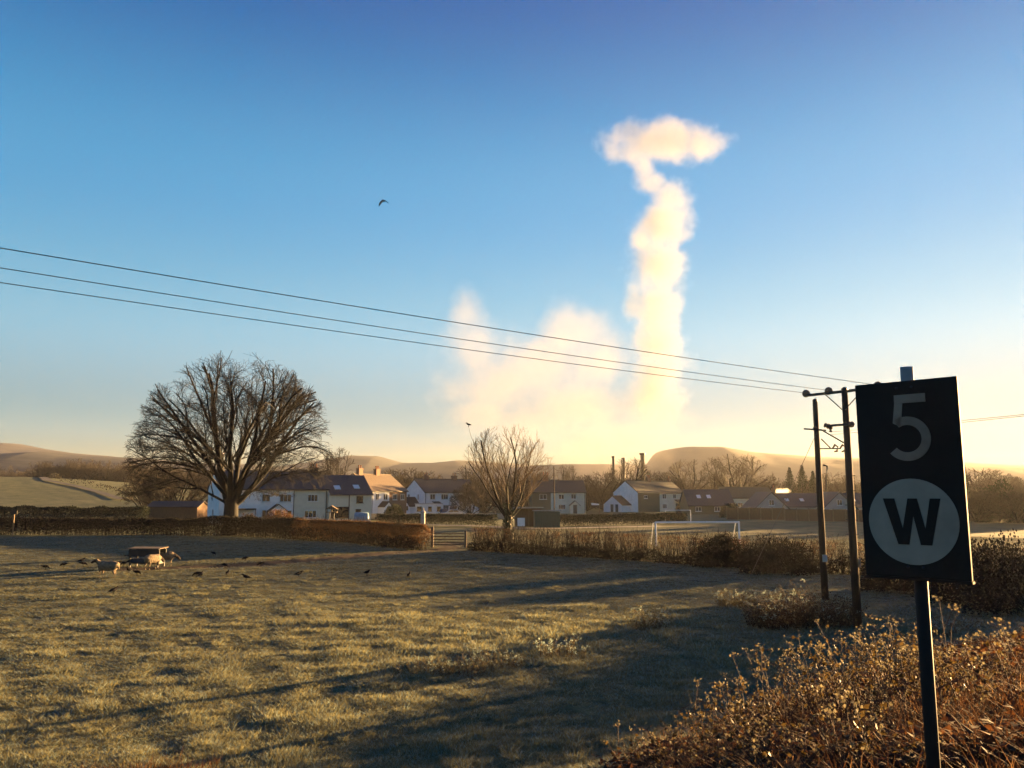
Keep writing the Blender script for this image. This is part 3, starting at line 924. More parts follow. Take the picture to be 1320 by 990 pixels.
chimney(h, 9.2, 4.1, 7.3, 8.8, 1.3, .7, 3); chimney(h, 17.8, 4.1, 7.3, 8.6, .9, .7, 1)

# low slate roofed building with two skylights
h = house('skylight_cottage', 'low cottage with two bright skylights in its slate roof', 888, 182, 3, 10.4, 8.0, 2.1, 5.4, [(0, 10.4, 'dark_brick')], [(0, 10.4, 'roof_blue')], [F_(2.2, .7, 1.3, 1.0), F_(6.5, .7, 1.3, 1.0)])
for xx in (2.9, 5.2):
    s_ = 3.3 / 4.0; yy = 1.6
    Mx = Matrix.Translation((xx, yy, 2.1 + yy * s_ + .16)) @ Matrix.Rotation(math.atan(s_), 4, 'X')
    k_o = MB().box(-.45, .45, 0, 1.1, 0, .1, 0, Mx).build('skylight', MT['frame'], h)
# house behind the brown fence
h = house('low_cream_house', 'cream house with long mossy roof seen over the fence behind the bungalow', 936, 206, 8, 13.2, 8, 3.6, 6.2, [(0, 13.2, 'cream_render')], [(0, 13.2, 'roof_moss')],
          [F_(3.8, 1.2, 1.5, 1.2), F_(7.2, 1.2, 1.2, 1.2), F_(10.2, 1.2, 1.5, 1.2)])
# bungalows with white gables
for px, lab, nm, Lb in ((974, 'white gabled bungalow with smoking chimney and skylights behind the brown fence', 'bungalow', 9.0), (1062, 'pale gabled bungalow standing behind the two utility poles', 'bungalow', 8.0)):
    root = empty(nm, (xat(px, 168), 168, 0), R(2))
    Wb = 6.9
    MB().prism([(0, -.2), (Wb, -.2), (Wb, 1.6), (Wb / 2, 4.8), (0, 1.6)], 0, 9, 'y').build('wall', MT['grey_render'], root)
    MB().prism([(-.35, 1.3), (Wb / 2, 4.84), (Wb + .35, 1.3), (Wb + .35, 1.46), (Wb / 2, 5.02), (-.35, 1.46)], -.35, 9.2, 'y').build('roof', MT['roof_blue'], root)
    window(root, Wb / 2, 2.2, 1.1, 1.15, 2); window(root, Wb * .25, .4, 1.2, 1.0, 2); window(root, Wb * .72, .4, 1.2, 1.0, 2)
    rx0 = Wb - 2.6; rx1 = Wb + Lb
    MB().prism([(2.2, -.2), (9.6, -.2), (9.6, 2.0), (5.9, 4.55), (2.2, 2.0)], rx0, rx1, 'x').build('wing_wall', MT['grey_render'], root)
    MB().prism([(1.9, 1.78), (5.9, 4.58), (9.9, 1.78), (9.9, 1.94), (5.9, 4.76), (1.9, 1.94)], rx0 + .3, rx1 + .25, 'x').build('wing_roof', MT['roof_blue'], root)
    for xx in (Wb + 1.2, Wb + 4.4):
        Mx = Matrix.Translation((xx, 3.4, 2.0 + 1.2 * .7 + .17)) @ Matrix.Rotation(math.atan(.7), 4, 'X')
        MB().box(-.4, .4, 0, .9, 0, .1, 0, Mx).build('skylight', MT['frame'], root)
    if px == 974: chimney(root, Wb - .9, 5.6, 3.6, 5.7, .7, .6, 1)
    tag(root, lab, 'bungalow')

# sheds and outbuildings
o = empty('green_shed', (xat(690, 108), 108, 0), R(4))
MB().box(0, 3.3, 0, 2.4, 0, 2.2).build('wall', MT['tin'], o)
for k in range(11): MB().box(.1 + k * .3, .18 + k * .3, -.03, -.002, .02, 2.18).build('batten', MT['tin'], o)
MB().prism([(-.2, 2.3), (2.6, 2.22), (2.6, 2.32), (-.2, 2.42)], -.15, 3.45, 'x').build('roof', MT['felt'], o)
MB().box(1.2, 2.1, -.05, -.032, .05, 1.95).build('door', MT['tin'], o)
tag(o, 'dark green shed with a pale frosted roof edge beyond the hedge', 'shed')
o = empty('open_shelter', (xat(664, 112), 112, 0), R(2))
MB().box(0, 3.8, 1.6, 1.7, 0, 2.5).build('back_wall', MT['fence'], o)
for x_ in (.1, 1.9, 3.7): MB().box(x_ - .06, x_ + .06, .04, .16, 0, 2.5).build('post', MT['timber'], o)
MB().prism([(-.2, 2.62), (1.9, 2.5), (1.9, 2.6), (-.2, 2.74)], -.15, 3.95, 'x').build('roof', MT['felt'], o)
tag(o, 'open timber shelter with a flat roof between slender tree and green shed', 'shelter')
o = empty('notice_board', (xat(667, 104), 104, 0))
MB().box(0, .95, 0, .06, .45, 1.5).build('board', MT['white_paint'], o)
for x_ in (.08, .87): MB().box(x_ - .04, x_ + .04, .065, .14, 0, 1.45).build('post', MT['timber'], o)
tag(o, 'blank white notice board in front of the open shelter', 'notice board')
o = empty('field_barn', (xat(190, 134), 134, 0), R(2))
MB().prism([(0, 0), (5, 0), (5, 2.4), (2.5, 3.2), (0, 2.4)], 0, 8.0, 'x').build('wall', MT['fence'], o)
MB().prism([(-.3, 2.35), (2.5, 3.25), (5.3, 2.35), (5.3, 2.45), (2.5, 3.37), (-.3, 2.45)], -.3, 8.3, 'x').build('roof', MT['roof_dark'], o)
tag(o, 'low dark barn left of the long white house', 'barn')


# fences, gate, goal
def panel_fence(label, a, b, h, zoff=0):
    a = Vector(a); b = Vector(b); n = max(2, round((b - a).length / 1.83)); d = (b - a) / n
    o = empty('board_fence', a, math.atan2(d.y, d.x)); ln = d.length
    pm = bm_ = None
    for k in range(n + 1):
        if pm is None:
            p = MB().box(-.06, .06, -.06, .06, 0, h + .12).build('post', MT['timber'], o); pm = p.data
        else:
            p = link('post', pm, [], o)
        p.location = (k * ln, 0, 0)
    for k in range(n):
        if bm_ is None:
            m = MB()
            for j in range(12):
                x0 = .065 + j * (ln - .13) / 12; m.box(x0, x0 + (ln - .13) / 12 * 1.02, -.012 - (j % 2) * .012, .012 - (j % 2) * .012, .04, h)
            m.box(.065, ln - .065, .016, .06, .3, .4).box(.065, ln - .065, .016, .06, h - .4, h - .3)
            p = m.build('panel', MT['fence'], o); bm_ = p.data
        else:
            p = link('panel', bm_, [], o)
        p.location = (k * ln, 0, random.uniform(-.03, .05))
    tag(o, label, 'fence', 'board fences around the far gardens')
    return o


panel_fence('tall brown board fence in front of the cream house', (xat(937, 146), 146, 0), (xat(1011, 142), 142, 0), 2.1)
panel_fence('darker board fence running right behind the utility poles', (xat(1012, 138), 138, 0), (xat(1140, 132), 132, 0), 2.0)

g0 = gp(557, 706); g1 = gp(600, 706); g0.z = ghf(g0.x, g0.y); g1.z = ghf(g1.x, g1.y)
d = g1 - g0
o = empty('field_gate', g0, math.atan2(d.y, d.x)); gl = d.length
MB().box(-.11, .11, -.11, .11, 0, 1.75).build('post', MT['timber'], o)
MB().box(gl - .1, gl + .1, -.1, .1, 0, 1.4).build('post', MT['timber'], o)
for z_ in (.25, .45, .68, .92, 1.18): MB().box(.13, gl - .12, -.025, .025, z_ - .045, z_ + .045).build('rail', MT['timber'], o)
MB().bar((.15, .045, .25), (gl * .55, .045, 1.15), .08, .03).build('brace', MT['timber'], o)
tag(o, 'weathered five barred field gate between the two brown hedges', 'gate')

Yg_ = 70.0
o = empty('goal', (xat(846, Yg_), Yg_, 0), R(4))
for x_ in (0, 7.3): MB().tube([(x_, 0, 0), (x_, 0, 2.1)], .08, 10).build('post', MT['white_paint'], o)
MB().tube([(-.05, 0, 2.1), (7.35, 0, 2.1)], .08, 10).build('crossbar', MT['white_paint'], o)
for x_ in (0, 7.3): MB().tube([(x_, 0, 2.1), (x_, .9, 2.0), (x_, 1.9, .05)], .03, 6).build('stanchion', MT['white_paint'], o)
tag(o, 'white football goal frame standing beyond the brown hedge', 'goal')
o = empty('goal', (xat(858, 128), 128, 0), R(2))
for x_ in (0, 4): MB().tube([(x_, 0, 0), (x_, 0, 2)], .05, 8).build('post', MT['white_paint'], o)
MB().tube([(-.05, 0, 2), (4.05, 0, 2)], .05, 8).build('crossbar', MT['white_paint'], o)
tag(o, 'smaller distant goal frame seen behind the white football goal', 'goal')

# garden walls and pale posts
gw = MB()
for k in range(36):
    gw.box(k * .8, k * .8 + .79, 0, .35, -.1, .95 + .04 * math.sin(k * 2.1))
o = gw.build('garden_wall', MT['stone'], None, loc=(xat(478, 150), 150, 0), rot=(0, 0, R(2)))
tag(o, 'low pale garden wall in front of the parked cars', 'wall')
o = empty('stone_gatepost', (xat(545, 108), 108, 0))
MB().lathe([(.32, 0), (.3, 1.5), (.28, 2.0), (.36, 2.03), (.36, 2.15), (.1, 2.4)], 8).build('shaft', MT['concrete'], o)
MB().lathe([(.02, 2.41), (.12, 2.47), (.15, 2.6), (.1, 2.72), (.02, 2.78)], 10).build('finial', MT['concrete'], o)
tag(o, 'pale stone gatepost rising above the brown hedge left of the gate', 'gatepost')
o = empty('bird_table', (xat(427, 112), 112, 0))
for x_ in (-.3, .3): MB().box(x_ - .07, x_ + .07, -.07, .07, 0, 2.0).build('leg', MT['dark_steel'], o)
MB().box(-.75, .75, -.4, .4, 2.003, 2.1).build('tray', MT['timber'], o)
MB().prism([(-.85, 2.45), (.85, 2.45), (0, 2.95)], -.45, .45, 'y').build('roof', MT['timber'], o)
MB().box(-.06, .06, -.06, .06, 2.1, 2.45).build('roof_post', MT['timber'], o)
tag(o, 'small roofed bird table before the big dark window', 'bird table')
o = empty('oil_tank', (xat(456, 118), 118, 0), R(10))
MB().lathe([(.2, 0), (.95, .05), (1.05, .25), (1.05, 1.9), (.9, 2.1), (.3, 2.15)], 18, M=Matrix.Translation((1.1, 0, .85)) @ Matrix.Rotation(math.pi / 2, 4, 'Y') @ Matrix.Translation((0, 0, -1.1))).build('tank', M('tank_plastic', (.16, .24, .27), rough=.4), o, smooth=True)
for x_ in (.5, 1.7): MB().box(x_ - .15, x_ + .15, -.6, .6, 0, .3).build('foot', MT['concrete'], o)
tag(o, 'pale blue rounded oil tank at the end of the cream wing', 'tank')
o = empty('footpath_sign', (xat(16, 88), 88, 0))
MB().box(-.05, .05, -.05, .05, 0, 2.6).build('post', MT['timber'], o)
MB().box(-.35, .35, -.09, -.052, 2.35, 2.75).build('board', MT['dark_steel'], o)
tag(o, 'thin post with a dark board at the hedge, far left', 'sign')
o = empty('garden_post', (xat(773, 165), 165, 0))
MB().tube([(0, 0, 0), (0, 0, 2.7)], .06, 8).build('post', MT['timber'], o)
MB().prism([(-1.6, 2.3), (-.1, 2.3), (-.1, 2.55), (-1.2, 2.7), (-1.7, 2.75)], -.25, .25, 'y').build('board', MT['white_paint'], o)
tag(o, 'white board on a thin post between the two white houses', 'sign')


# vehicles seen over the garden wall
def vehicle(name, label, prof, glass, w, wheels, paint, px, Y, rz, L):
    o = empty(name, (xat(px, Y), Y, 0), rz)
    b = MB().prism(prof, -w / 2, w / 2, 'y').build('body', paint, o, bevel=.07)
    for g in glass:
        MB().prism(g, -w / 2 - .012, w / 2 + .012, 'y').build('side_window', MT['glass'], o)
    xs = [p[0] for p in prof]
    fr = [p for p in prof]
    # windscreen lies on the sloping face between roof and bonnet
    (xa, za), (xb, zb) = fr[2], fr[3]
    a = Vector((xa, 0, za)); c = Vector((xb, 0, zb)); dv = c - a; n_ = Vector((-dv.z, 0, dv.x)).normalized()
    if n_.x > 0: n_ = -n_
    V = []
    for t_ in (.08, .92):
        for s_ in (-1, 1):
            for q in (.0, .02): V.append(a + dv * t_ + Vector((0, s_ * w * .42, 0)) + n_ * q)
    MB().add(V, [(0, 2, 6, 4), (1, 5, 7, 3), (0, 1, 3, 2), (4, 6, 7, 5), (0, 4, 5, 1), (2, 3, 7, 6)]).build('windscreen', MT['glass'], o)
    for x_ in wheels:
        for s_ in (-1, 1):
            Mx = Matrix.Translation((x_, s_ * (w / 2 - .1), .32)) @ Matrix.Rotation(math.pi / 2, 4, 'X') @ Matrix.Translation((0, 0, -.11))
            wh = MB().lathe([(.2, 0), (.32, .02), (.32, .2), (.2, .22)], 14, M=Mx).build('wheel', MT['rubber'], o)
            MB().lathe([(.02, -.005), (.19, -.005), (.19, .225), (.02, .225)], 12, M=Mx).build('rim', MT['steel'], wh)
    x0 = min(xs)
    for s_ in (-1, 1):
        MB().box(x0 - .015, x0 + .06, s_ * w * .36 - .14, s_ * w * .36 + .14, .62, .78).build('headlight', MT['white_paint'], o)
    tag(o, label, 'van' if 'van' in name else 'car', 'vehicles parked by the pale house')
    return o


carp = [(-2.1, .3), (-2.12, .78), (-1.0, .95), (-.35, 1.42), (1.1, 1.45), (1.75, 1.0), (2.1, .92), (2.1, .3)]
carg = [[(-.75, .97), (-.25, 1.36), (.28, 1.38), (.28, .97)], [(.36, .97), (.36, 1.38), (1.02, 1.38), (1.5, .99)]]
vanp = [(-2.4, .35), (-2.45, 1.0), (-1.75, 1.25), (-1.1, 2.1), (2.4, 2.15), (2.45, .35)]
vang = [[(-1.5, 1.3), (-1.05, 1.9), (-.5, 1.9), (-.5, 1.3)]]
pw = M('white_car_paint', (.55, .56, .58), var=.03, rough=.25); pd = M('dark_car_paint', (.02, .025, .035), var=.05, rough=.2); ps = M('silver_car_paint', (.35, .37, .4), var=.03, rough=.25)
vehicle('van', 'white van with dark windscreen parked before the pale house', vanp, vang, 1.9, (-1.5, 1.5), pw, 587, 170, R(75), 4.8)
vehicle('car', 'dark car parked between annexe and white van', carp, carg, 1.75, (-1.3, 1.3), pd, 573.5, 171, R(78), 4.2)
vehicle('car', 'silver car parked side on in front of the white van', carp, carg, 1.75, (-1.3, 1.3), ps, 582, 163, R(8), 4.2)

# works chimneys behind the gabled house
for px, top, r_, lab in ((790.5, 588, .36, 'slim dark works chimney with cap, left of the three'), (804, 590, .34, 'slim dark works chimney half hidden by the hazy tree'), (828, 584, .62, 'thicker works chimney beside the steam column')):
    Y_ = 240; zt = zat(top, Y_)
    o = empty('works_chimney', (xat(px, Y_, zt), Y_, 0))
    MB().lathe([(r_ * 1.15, 0), (r_, zt - .6)], 16).build('stack', MT['dark_steel'] if r_ < .5 else MT['dark_brick'], o, smooth=True)
    MB().lathe([(r_ * 1.0, zt - .598), (r_ * 1.45, zt - .5), (r_ * 1.45, zt)], 16).build('cap', MT['dark_steel'], o)
    tag(o, lab, 'chimney', 'chimneys of the works under the steam')
# ------------------------------------------------------------------ hedges and shrubs
def along(poly, n, r):
    P = [Vector(p) for p in poly]; ln = [(b - a).length for a, b in zip(P[:-1], P[1:])]; tot = sum(ln)
    d = r.uniform(0, tot, n); out = np.zeros((n, 2)); nr = np.zeros((n, 2)); acc = 0
    for (a, b, l) in zip(P[:-1], P[1:], ln):
        m = (d >= acc) & (d <= acc + l); t = (d[m] - acc) / l
        out[m] = np.outer(1 - t, (a.x, a.y)) + np.outer(t, (b.x, b.y)); u = (b - a).normalized(); nr[m] = (-u.y, u.x); acc += l
    return out, nr, d, tot


def hedge(name, label, poly, h, w, n, leaf, mat, seed, stems=0, stem_mat='twig', clip=.12, group=None, low=0.05, gaps=0, foot=None):
    r = np.random.default_rng(seed)
    c, nr, d, tot = along(poly, n, r)
    top = h * (1 + clip * 2 * fbm(d / 2.3, np.full(n, seed * 7.3), 3, seed))
    u = r.beta(.75, .75, n) * 2 - 1
    v = low + (1 - low) * r.beta(1.5, .75, n)
    half = w / 2 * (1 + .35 * 2 * fbm(d / 1.3, v * 3, 2, seed + 9)) * np.sqrt(np.clip(1.08 - v ** 5, .05, 1))
    keep = np.ones(n, bool)
    if gaps: keep = vnoise(d / .5, v * 1.2, seed + 4) > gaps * r.uniform(.5, 1.2, n)
    x = c[:, 0] + nr[:, 0] * u * half; y = c[:, 1] + nr[:, 1] * u * half
    ox, oy = c[0]
    P = np.stack([x, y, gh(x, y) + v * top], -1)[keep]
    base = Vector((poly[0][0], poly[0][1], ghf(poly[0][0], poly[0][1])))
    P -= np.array(base)
    V, Ft = leaf_quads(P, leaf, seed)
    o = empty(name, base)
    link('foliage', mesh_np(name + '_foliage', V, Ft), MT[mat], o)
    if stems:
        c, nr, d, tot = along(poly, stems, r)
        off = (r.uniform(-.3, .3, stems) * w)[:, None]
        p = np.concatenate([c + nr * off, np.zeros((stems, 1))], 1); p[:, 2] = gh(p[:, 0], p[:, 1]); p -= np.array(base)
        S = [[], [], [], []]
        dirs = np.stack([r.normal(0, .18, stems), r.normal(0, .18, stems), np.ones(stems)], -1)
        rad = r.uniform(.012, .035, stems)
        for k in range(4):
            q = p + dirs * (h * 1.02 / 4) * r.uniform(.8, 1.1, (stems, 1))
            S[0].append(p); S[1].append(q); S[2].append(rad * (1 - .2 * k)); S[3].append(rad * (1 - .2 * (k + 1)))
            for _ in range(2):
                d2 = dirs + r.normal(0, .55, (stems, 3)); S[0].append(q); S[1].append(q + d2 * .32); S[2].append(rad * .4); S[3].append(rad * .2)
            dirs = dirs + r.normal(0, .22, (stems, 3)); dirs[:, 2] = np.abs(dirs[:, 2]) + .3; dirs /= np.linalg.norm(dirs, axis=1, keepdims=True); p = q
        link('branchwork', segs_mesh(name + '_stems', *[np.concatenate(s_) for s_ in S], 3), MT[stem_mat], o)
    if foot:
        fh, fn, fm, fl = foot
        c, nr, d, tot = along(poly, fn, r)
        hh = fh * (1 + 1.6 * fbm(d / 2.0, np.full(fn, 3.3), 3, seed + 50)); v = r.uniform(0, 1, fn)
        u = r.normal(0, .33, fn)
        sgn = -1 if nr[0][1] > 0 else 1
        x = c[:, 0] + nr[:, 0] * (sgn * w * .55 + u * w * .7); y = c[:, 1] + nr[:, 1] * (sgn * w * .55 + u * w * .7)
        P = np.stack([x, y, gh(x, y) + v * np.maximum(hh, .1) * np.sqrt(np.clip(1 - (u / 1.0) ** 2, .05, 1))], -1) - np.array(base)
        V, Ft = leaf_quads(P, fl, seed + 3)
        link('undergrowth', mesh_np(name + '_foot', V, Ft), MT[fm], o)
    tag(o, label, 'hedge', group)
    return o


HG = 'hedges around the field'
hedge('hedge', 'clipped brown beech hedge running right from the gate past the utility poles', [(-3.2, 66.2), (4, 60.6), (10.2, 54.8), (17.9, 47.6), (25.7, 40.3), (36, 31)], 1.75, .8, 13000, .075, 'beech', 1, 1500, 'twig', .05, HG, .45, .6,
      foot=(.8, 26000, 'dark_hedge', .12))
hedge('hedge', 'brown beech hedge between the gate and the sunlit shrubs', [(-7.2, 66.8), (xat(470, 76), 76), (xat(380, 83), 83)], 1.95, 1.6, 34000, .11, 'beech', 2, 500, 'pale_twig', .05, HG, .1, .2, foot=(.95, 9000, 'dark_hedge', .12))
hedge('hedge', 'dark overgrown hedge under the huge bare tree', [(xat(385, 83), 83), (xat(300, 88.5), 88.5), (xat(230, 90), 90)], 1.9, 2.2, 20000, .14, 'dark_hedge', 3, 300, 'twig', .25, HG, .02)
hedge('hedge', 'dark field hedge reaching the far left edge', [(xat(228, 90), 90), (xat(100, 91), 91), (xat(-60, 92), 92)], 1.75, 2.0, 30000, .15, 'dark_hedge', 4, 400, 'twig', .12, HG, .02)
hedge('hedge', 'second dark hedge behind the field hedge on the left', [(xat(190, 128), 128), (xat(90, 127), 127), (xat(-60, 126), 126)], 2.5, 2.4, 20000, .22, 'green_hedge', 5, 0, 'twig', .15, HG, .02)
hedge('hedge', 'dark green garden hedge below the garden wall and parked cars', [(xat(486, 122), 122), (xat(560, 120), 120), (xat(640, 116), 116)], 1.5, 1.5, 14000, .18, 'green_hedge', 6, 0, 'twig', .08, HG)
hedge('hedge', 'long dark garden hedge between green shed and gabled house', [(xat(722, 114), 114), (xat(800, 118), 118), (xat(884, 124), 124)], 1.6, 1.5, 16000, .18, 'green_hedge', 7, 0, 'twig', .1, HG)
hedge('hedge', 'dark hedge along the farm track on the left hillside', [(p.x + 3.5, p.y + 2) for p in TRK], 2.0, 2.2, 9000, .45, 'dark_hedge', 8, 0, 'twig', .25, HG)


def shrub(name, label, loc, rx, ry, h, n, leaf, mat, seed, cat='shrub', group=None, stems=40, stem_mat='twig', hollow=.55):
    r = np.random.default_rng(seed)
    v = r.normal(0, 1, (n, 3)); v /= np.linalg.norm(v, axis=1, keepdims=True); v[:, 2] = np.abs(v[:, 2])
    q = hollow + (1 - hollow) * r.uniform(0, 1, n) ** .6
    lump = 1 + .55 * (fbm(v[:, 0] * 3 + seed, v[:, 1] * 3 + v[:, 2] * 4, 3, seed))
    P = v * (q * lump)[:, None] * np.array([rx, ry, h])
    V, Ft = leaf_quads(P, leaf, seed)
    o = empty(name, loc)
    link('foliage', mesh_np(name + '_foliage', V, Ft), MT[mat], o)
    if stems:
        e = r.normal(0, 1, (stems, 3)); e[:, 2] = np.abs(e[:, 2]) + .6; e /= np.linalg.norm(e, axis=1, keepdims=True)
        tip = e * np.array([rx, ry, h]) * r.uniform(.8, 1.12, (stems, 1)); b0 = e * np.array([.12, .12, 0])
        mid = (b0 + tip) / 2 + r.normal(0, .06, (stems, 3))
        link('stems', segs_mesh(name + '_stems', np.concatenate([b0, mid]), np.concatenate([mid, tip]), np.concatenate([np.full(stems, .02), np.full(stems, .013)]), np.concatenate([np.full(stems, .013), np.full(stems, .005)]), 4), MT[stem_mat], o)
    tag(o, label, cat, group)
    return o


shrub('shrub', 'low rounded clipped shrub right of the huge tree trunk', (xat(320, 98), 98, 0), 1.3, 1.2, 2.1, 5000, .12, 'scrub', 11)
shrub('shrub', 'large brown shrub heap before the white porch', (xat(357, 99), 99, 0), 2.2, 1.6, 2.5, 7000, .13, 'beech', 12)
shrub('shrub', 'dark shrub filling the gap beside the brick half of the sunlit house', (xat(508, 148), 148, 0), 1.9, 1.5, 2.6, 3500, .2, 'green_hedge', 13)
shrub('shrub', 'dark shrub under the eaves of the skylight cottage', (xat(943, 158), 158, 0), 2.2, 1.6, 2.8, 3500, .2, 'green_hedge', 14)
shrub('shrub', 'brown shrub beside the right end of the gabled house', (xat(885, 190), 190, 0), 2.4, 2.0, 3.6, 3500, .24, 'scrub', 15)
# dark thorn bushes where the hedge comes nearer on the right
for k, (px, Y, rx, h_, lab) in enumerate(((930, 51.5, 1.7, 2.2, 'small dark thorn bush against the brown hedge behind the goal'), (1000, 47, 2.3, 2.3, 'dark thorn bush at the hedge foot left of the utility poles'), (1165, 38, 2.2, 2.4, 'dark thorn bush hidden behind the speed sign'),
                                          (1268, 34, 2.4, 2.8, 'black thorn bush right beside the speed sign'), (1330, 31, 2.6, 3.0, 'black thorn bush cut by the right picture edge'))):
    shrub('thorn_bush', lab, (xat(px, Y), Y, 0), rx, rx * .8, h_ * .92, 9000, .11, 'dark_hedge', 30 + k, 'bush', 'dark thorn bushes along the hedge', 60, 'bark', .3)
for k, (x_, y_, rx, h_, w_) in enumerate(((29.5, 29, 3.0, 3.4, 'nearest'), (28, 39.5, 3.0, 4.0, 'second'), (36, 40, 4.2, 4.6, 'third'), (41, 33, 4.2, 4.8, 'farthest'))):  # unseen bushes, added to shade the field and the bushes in view
    shrub('thorn_bush', w_ + ' of four unseen thorn bushes added for shade at the hedge end out to the right', (x_, y_, 0), rx, rx, h_, 6000, .15, 'dark_hedge', 40 + k, 'bush', 'thorn bushes added for shade beyond the right edge', 40, 'bark', .3)

# evergreen belt added to throw shade over the pitch, mostly behind the sign
for k, (c_, lab) in enumerate(((-41, 'added shading evergreen cut by the right picture edge beyond the pitch'), (-46, 'added shading evergreen near the right picture edge beyond the pitch'), (-51, 'added shading evergreen a little right of the speed sign beyond the pitch'),
                               (-56, 'added shading evergreen just peeping out right of the speed sign'), (-61, 'added shading evergreen wholly behind the roundel of the speed sign'), (-66, 'added shading evergreen behind the left half of the speed sign'), (-71, 'added shading evergreen between utility pole and speed sign'))):
    a_ = 150 + 5 * math.sin(k * 2.3)
    shrub('shading_evergreen', lab, (.77 * a_ + .64 * c_, .64 * a_ - .77 * c_, 0), 3.4, 3.4, 6.6 + 1.2 * math.sin(k * 1.7), 5000, .42, 'green_hedge', 80 + k, 'tree', 'evergreens added to shade the pitch', 30, 'bark', .3)
shrub('shading_evergreen', 'added shading evergreen standing out of view right of the pitch', (101, 112, 0), 3.6, 3.6, 7, 4000, .42, 'green_hedge', 88, 'tree', 'evergreens added to shade the pitch', 30, 'bark', .3)  # one more out of view, added for its shadow

# ------------------------------------------------------------------ background trees
env_round = lambda p: (p[:, 0] / 5.2) ** 2 + (p[:, 1] / 5.2) ** 2 + ((p[:, 2] - 5.2) / 4.9) ** 2 + np.where(p[:, 2] < 1.2, 1, 0)
env_tall = lambda p: (p[:, 0] / 2.6) ** 2 + (p[:, 1] / 2.6) ** 2 + ((p[:, 2] - 5.4) / 5.2) ** 2 + np.where(p[:, 2] < .8, 1, 0)
env_bush = lambda p: (p[:, 0] / 4.6) ** 2 + (p[:, 1] / 4.0) ** 2 + ((p[:, 2] - 2.2) / 4.2) ** 2 + np.where(p[:, 2] < .1, 1, 0)
LV = [dict(seg=6, wander=.14, up=.05, kids=8, t0=.2, ang=38, len=.5, rad=.5, cout=.6, taper=.3), dict(seg=4, wander=.16, kids=6, t0=.2, ang=42, len=.5, rad=.55, rmin=.03, taper=.4), dict(seg=3, wander=.18, kids=4, t0=.2, ang=42, len=.5, rad=.6, rmin=.02, taper=.6), dict(seg=2, wander=.15, taper=.6)]
rr_ = random.Random(4)
OAK = fan_tree('oak', (0, 0, 1.6), [(el(rr_.uniform(0, 360), rr_.uniform(25, 82)), 8.5, .2) for _ in range(11)], LV, env_round, 61, 1, [(0, 0, -.2), (0, 0, .6), (0, 0, 1.8)], [.55, .42, .38])
BIRCH = fan_tree('birch', (0, 0, 1.0), [(el(rr_.uniform(0, 360), rr_.uniform(55, 88)), 9, .1) for _ in range(7)], LV, env_tall, 62, 1, [(0, 0, -.2), (0, 0, .6), (0, 0, 1.4)], [.26, .2, .18])
BUSH = fan_tree('willow_bush', (0, 0, .1), [(el(rr_.uniform(0, 360), rr_.uniform(22, 85)), 6.5, .08) for _ in range(16)], LV, env_bush, 63, 1)
KIND = {'oak': (OAK, 10.1, 'bare_tree'), 'birch': (BIRCH, 10.6, 'birch_tree'), 'bush': (BUSH, 6.4, 'bushy_tree')}
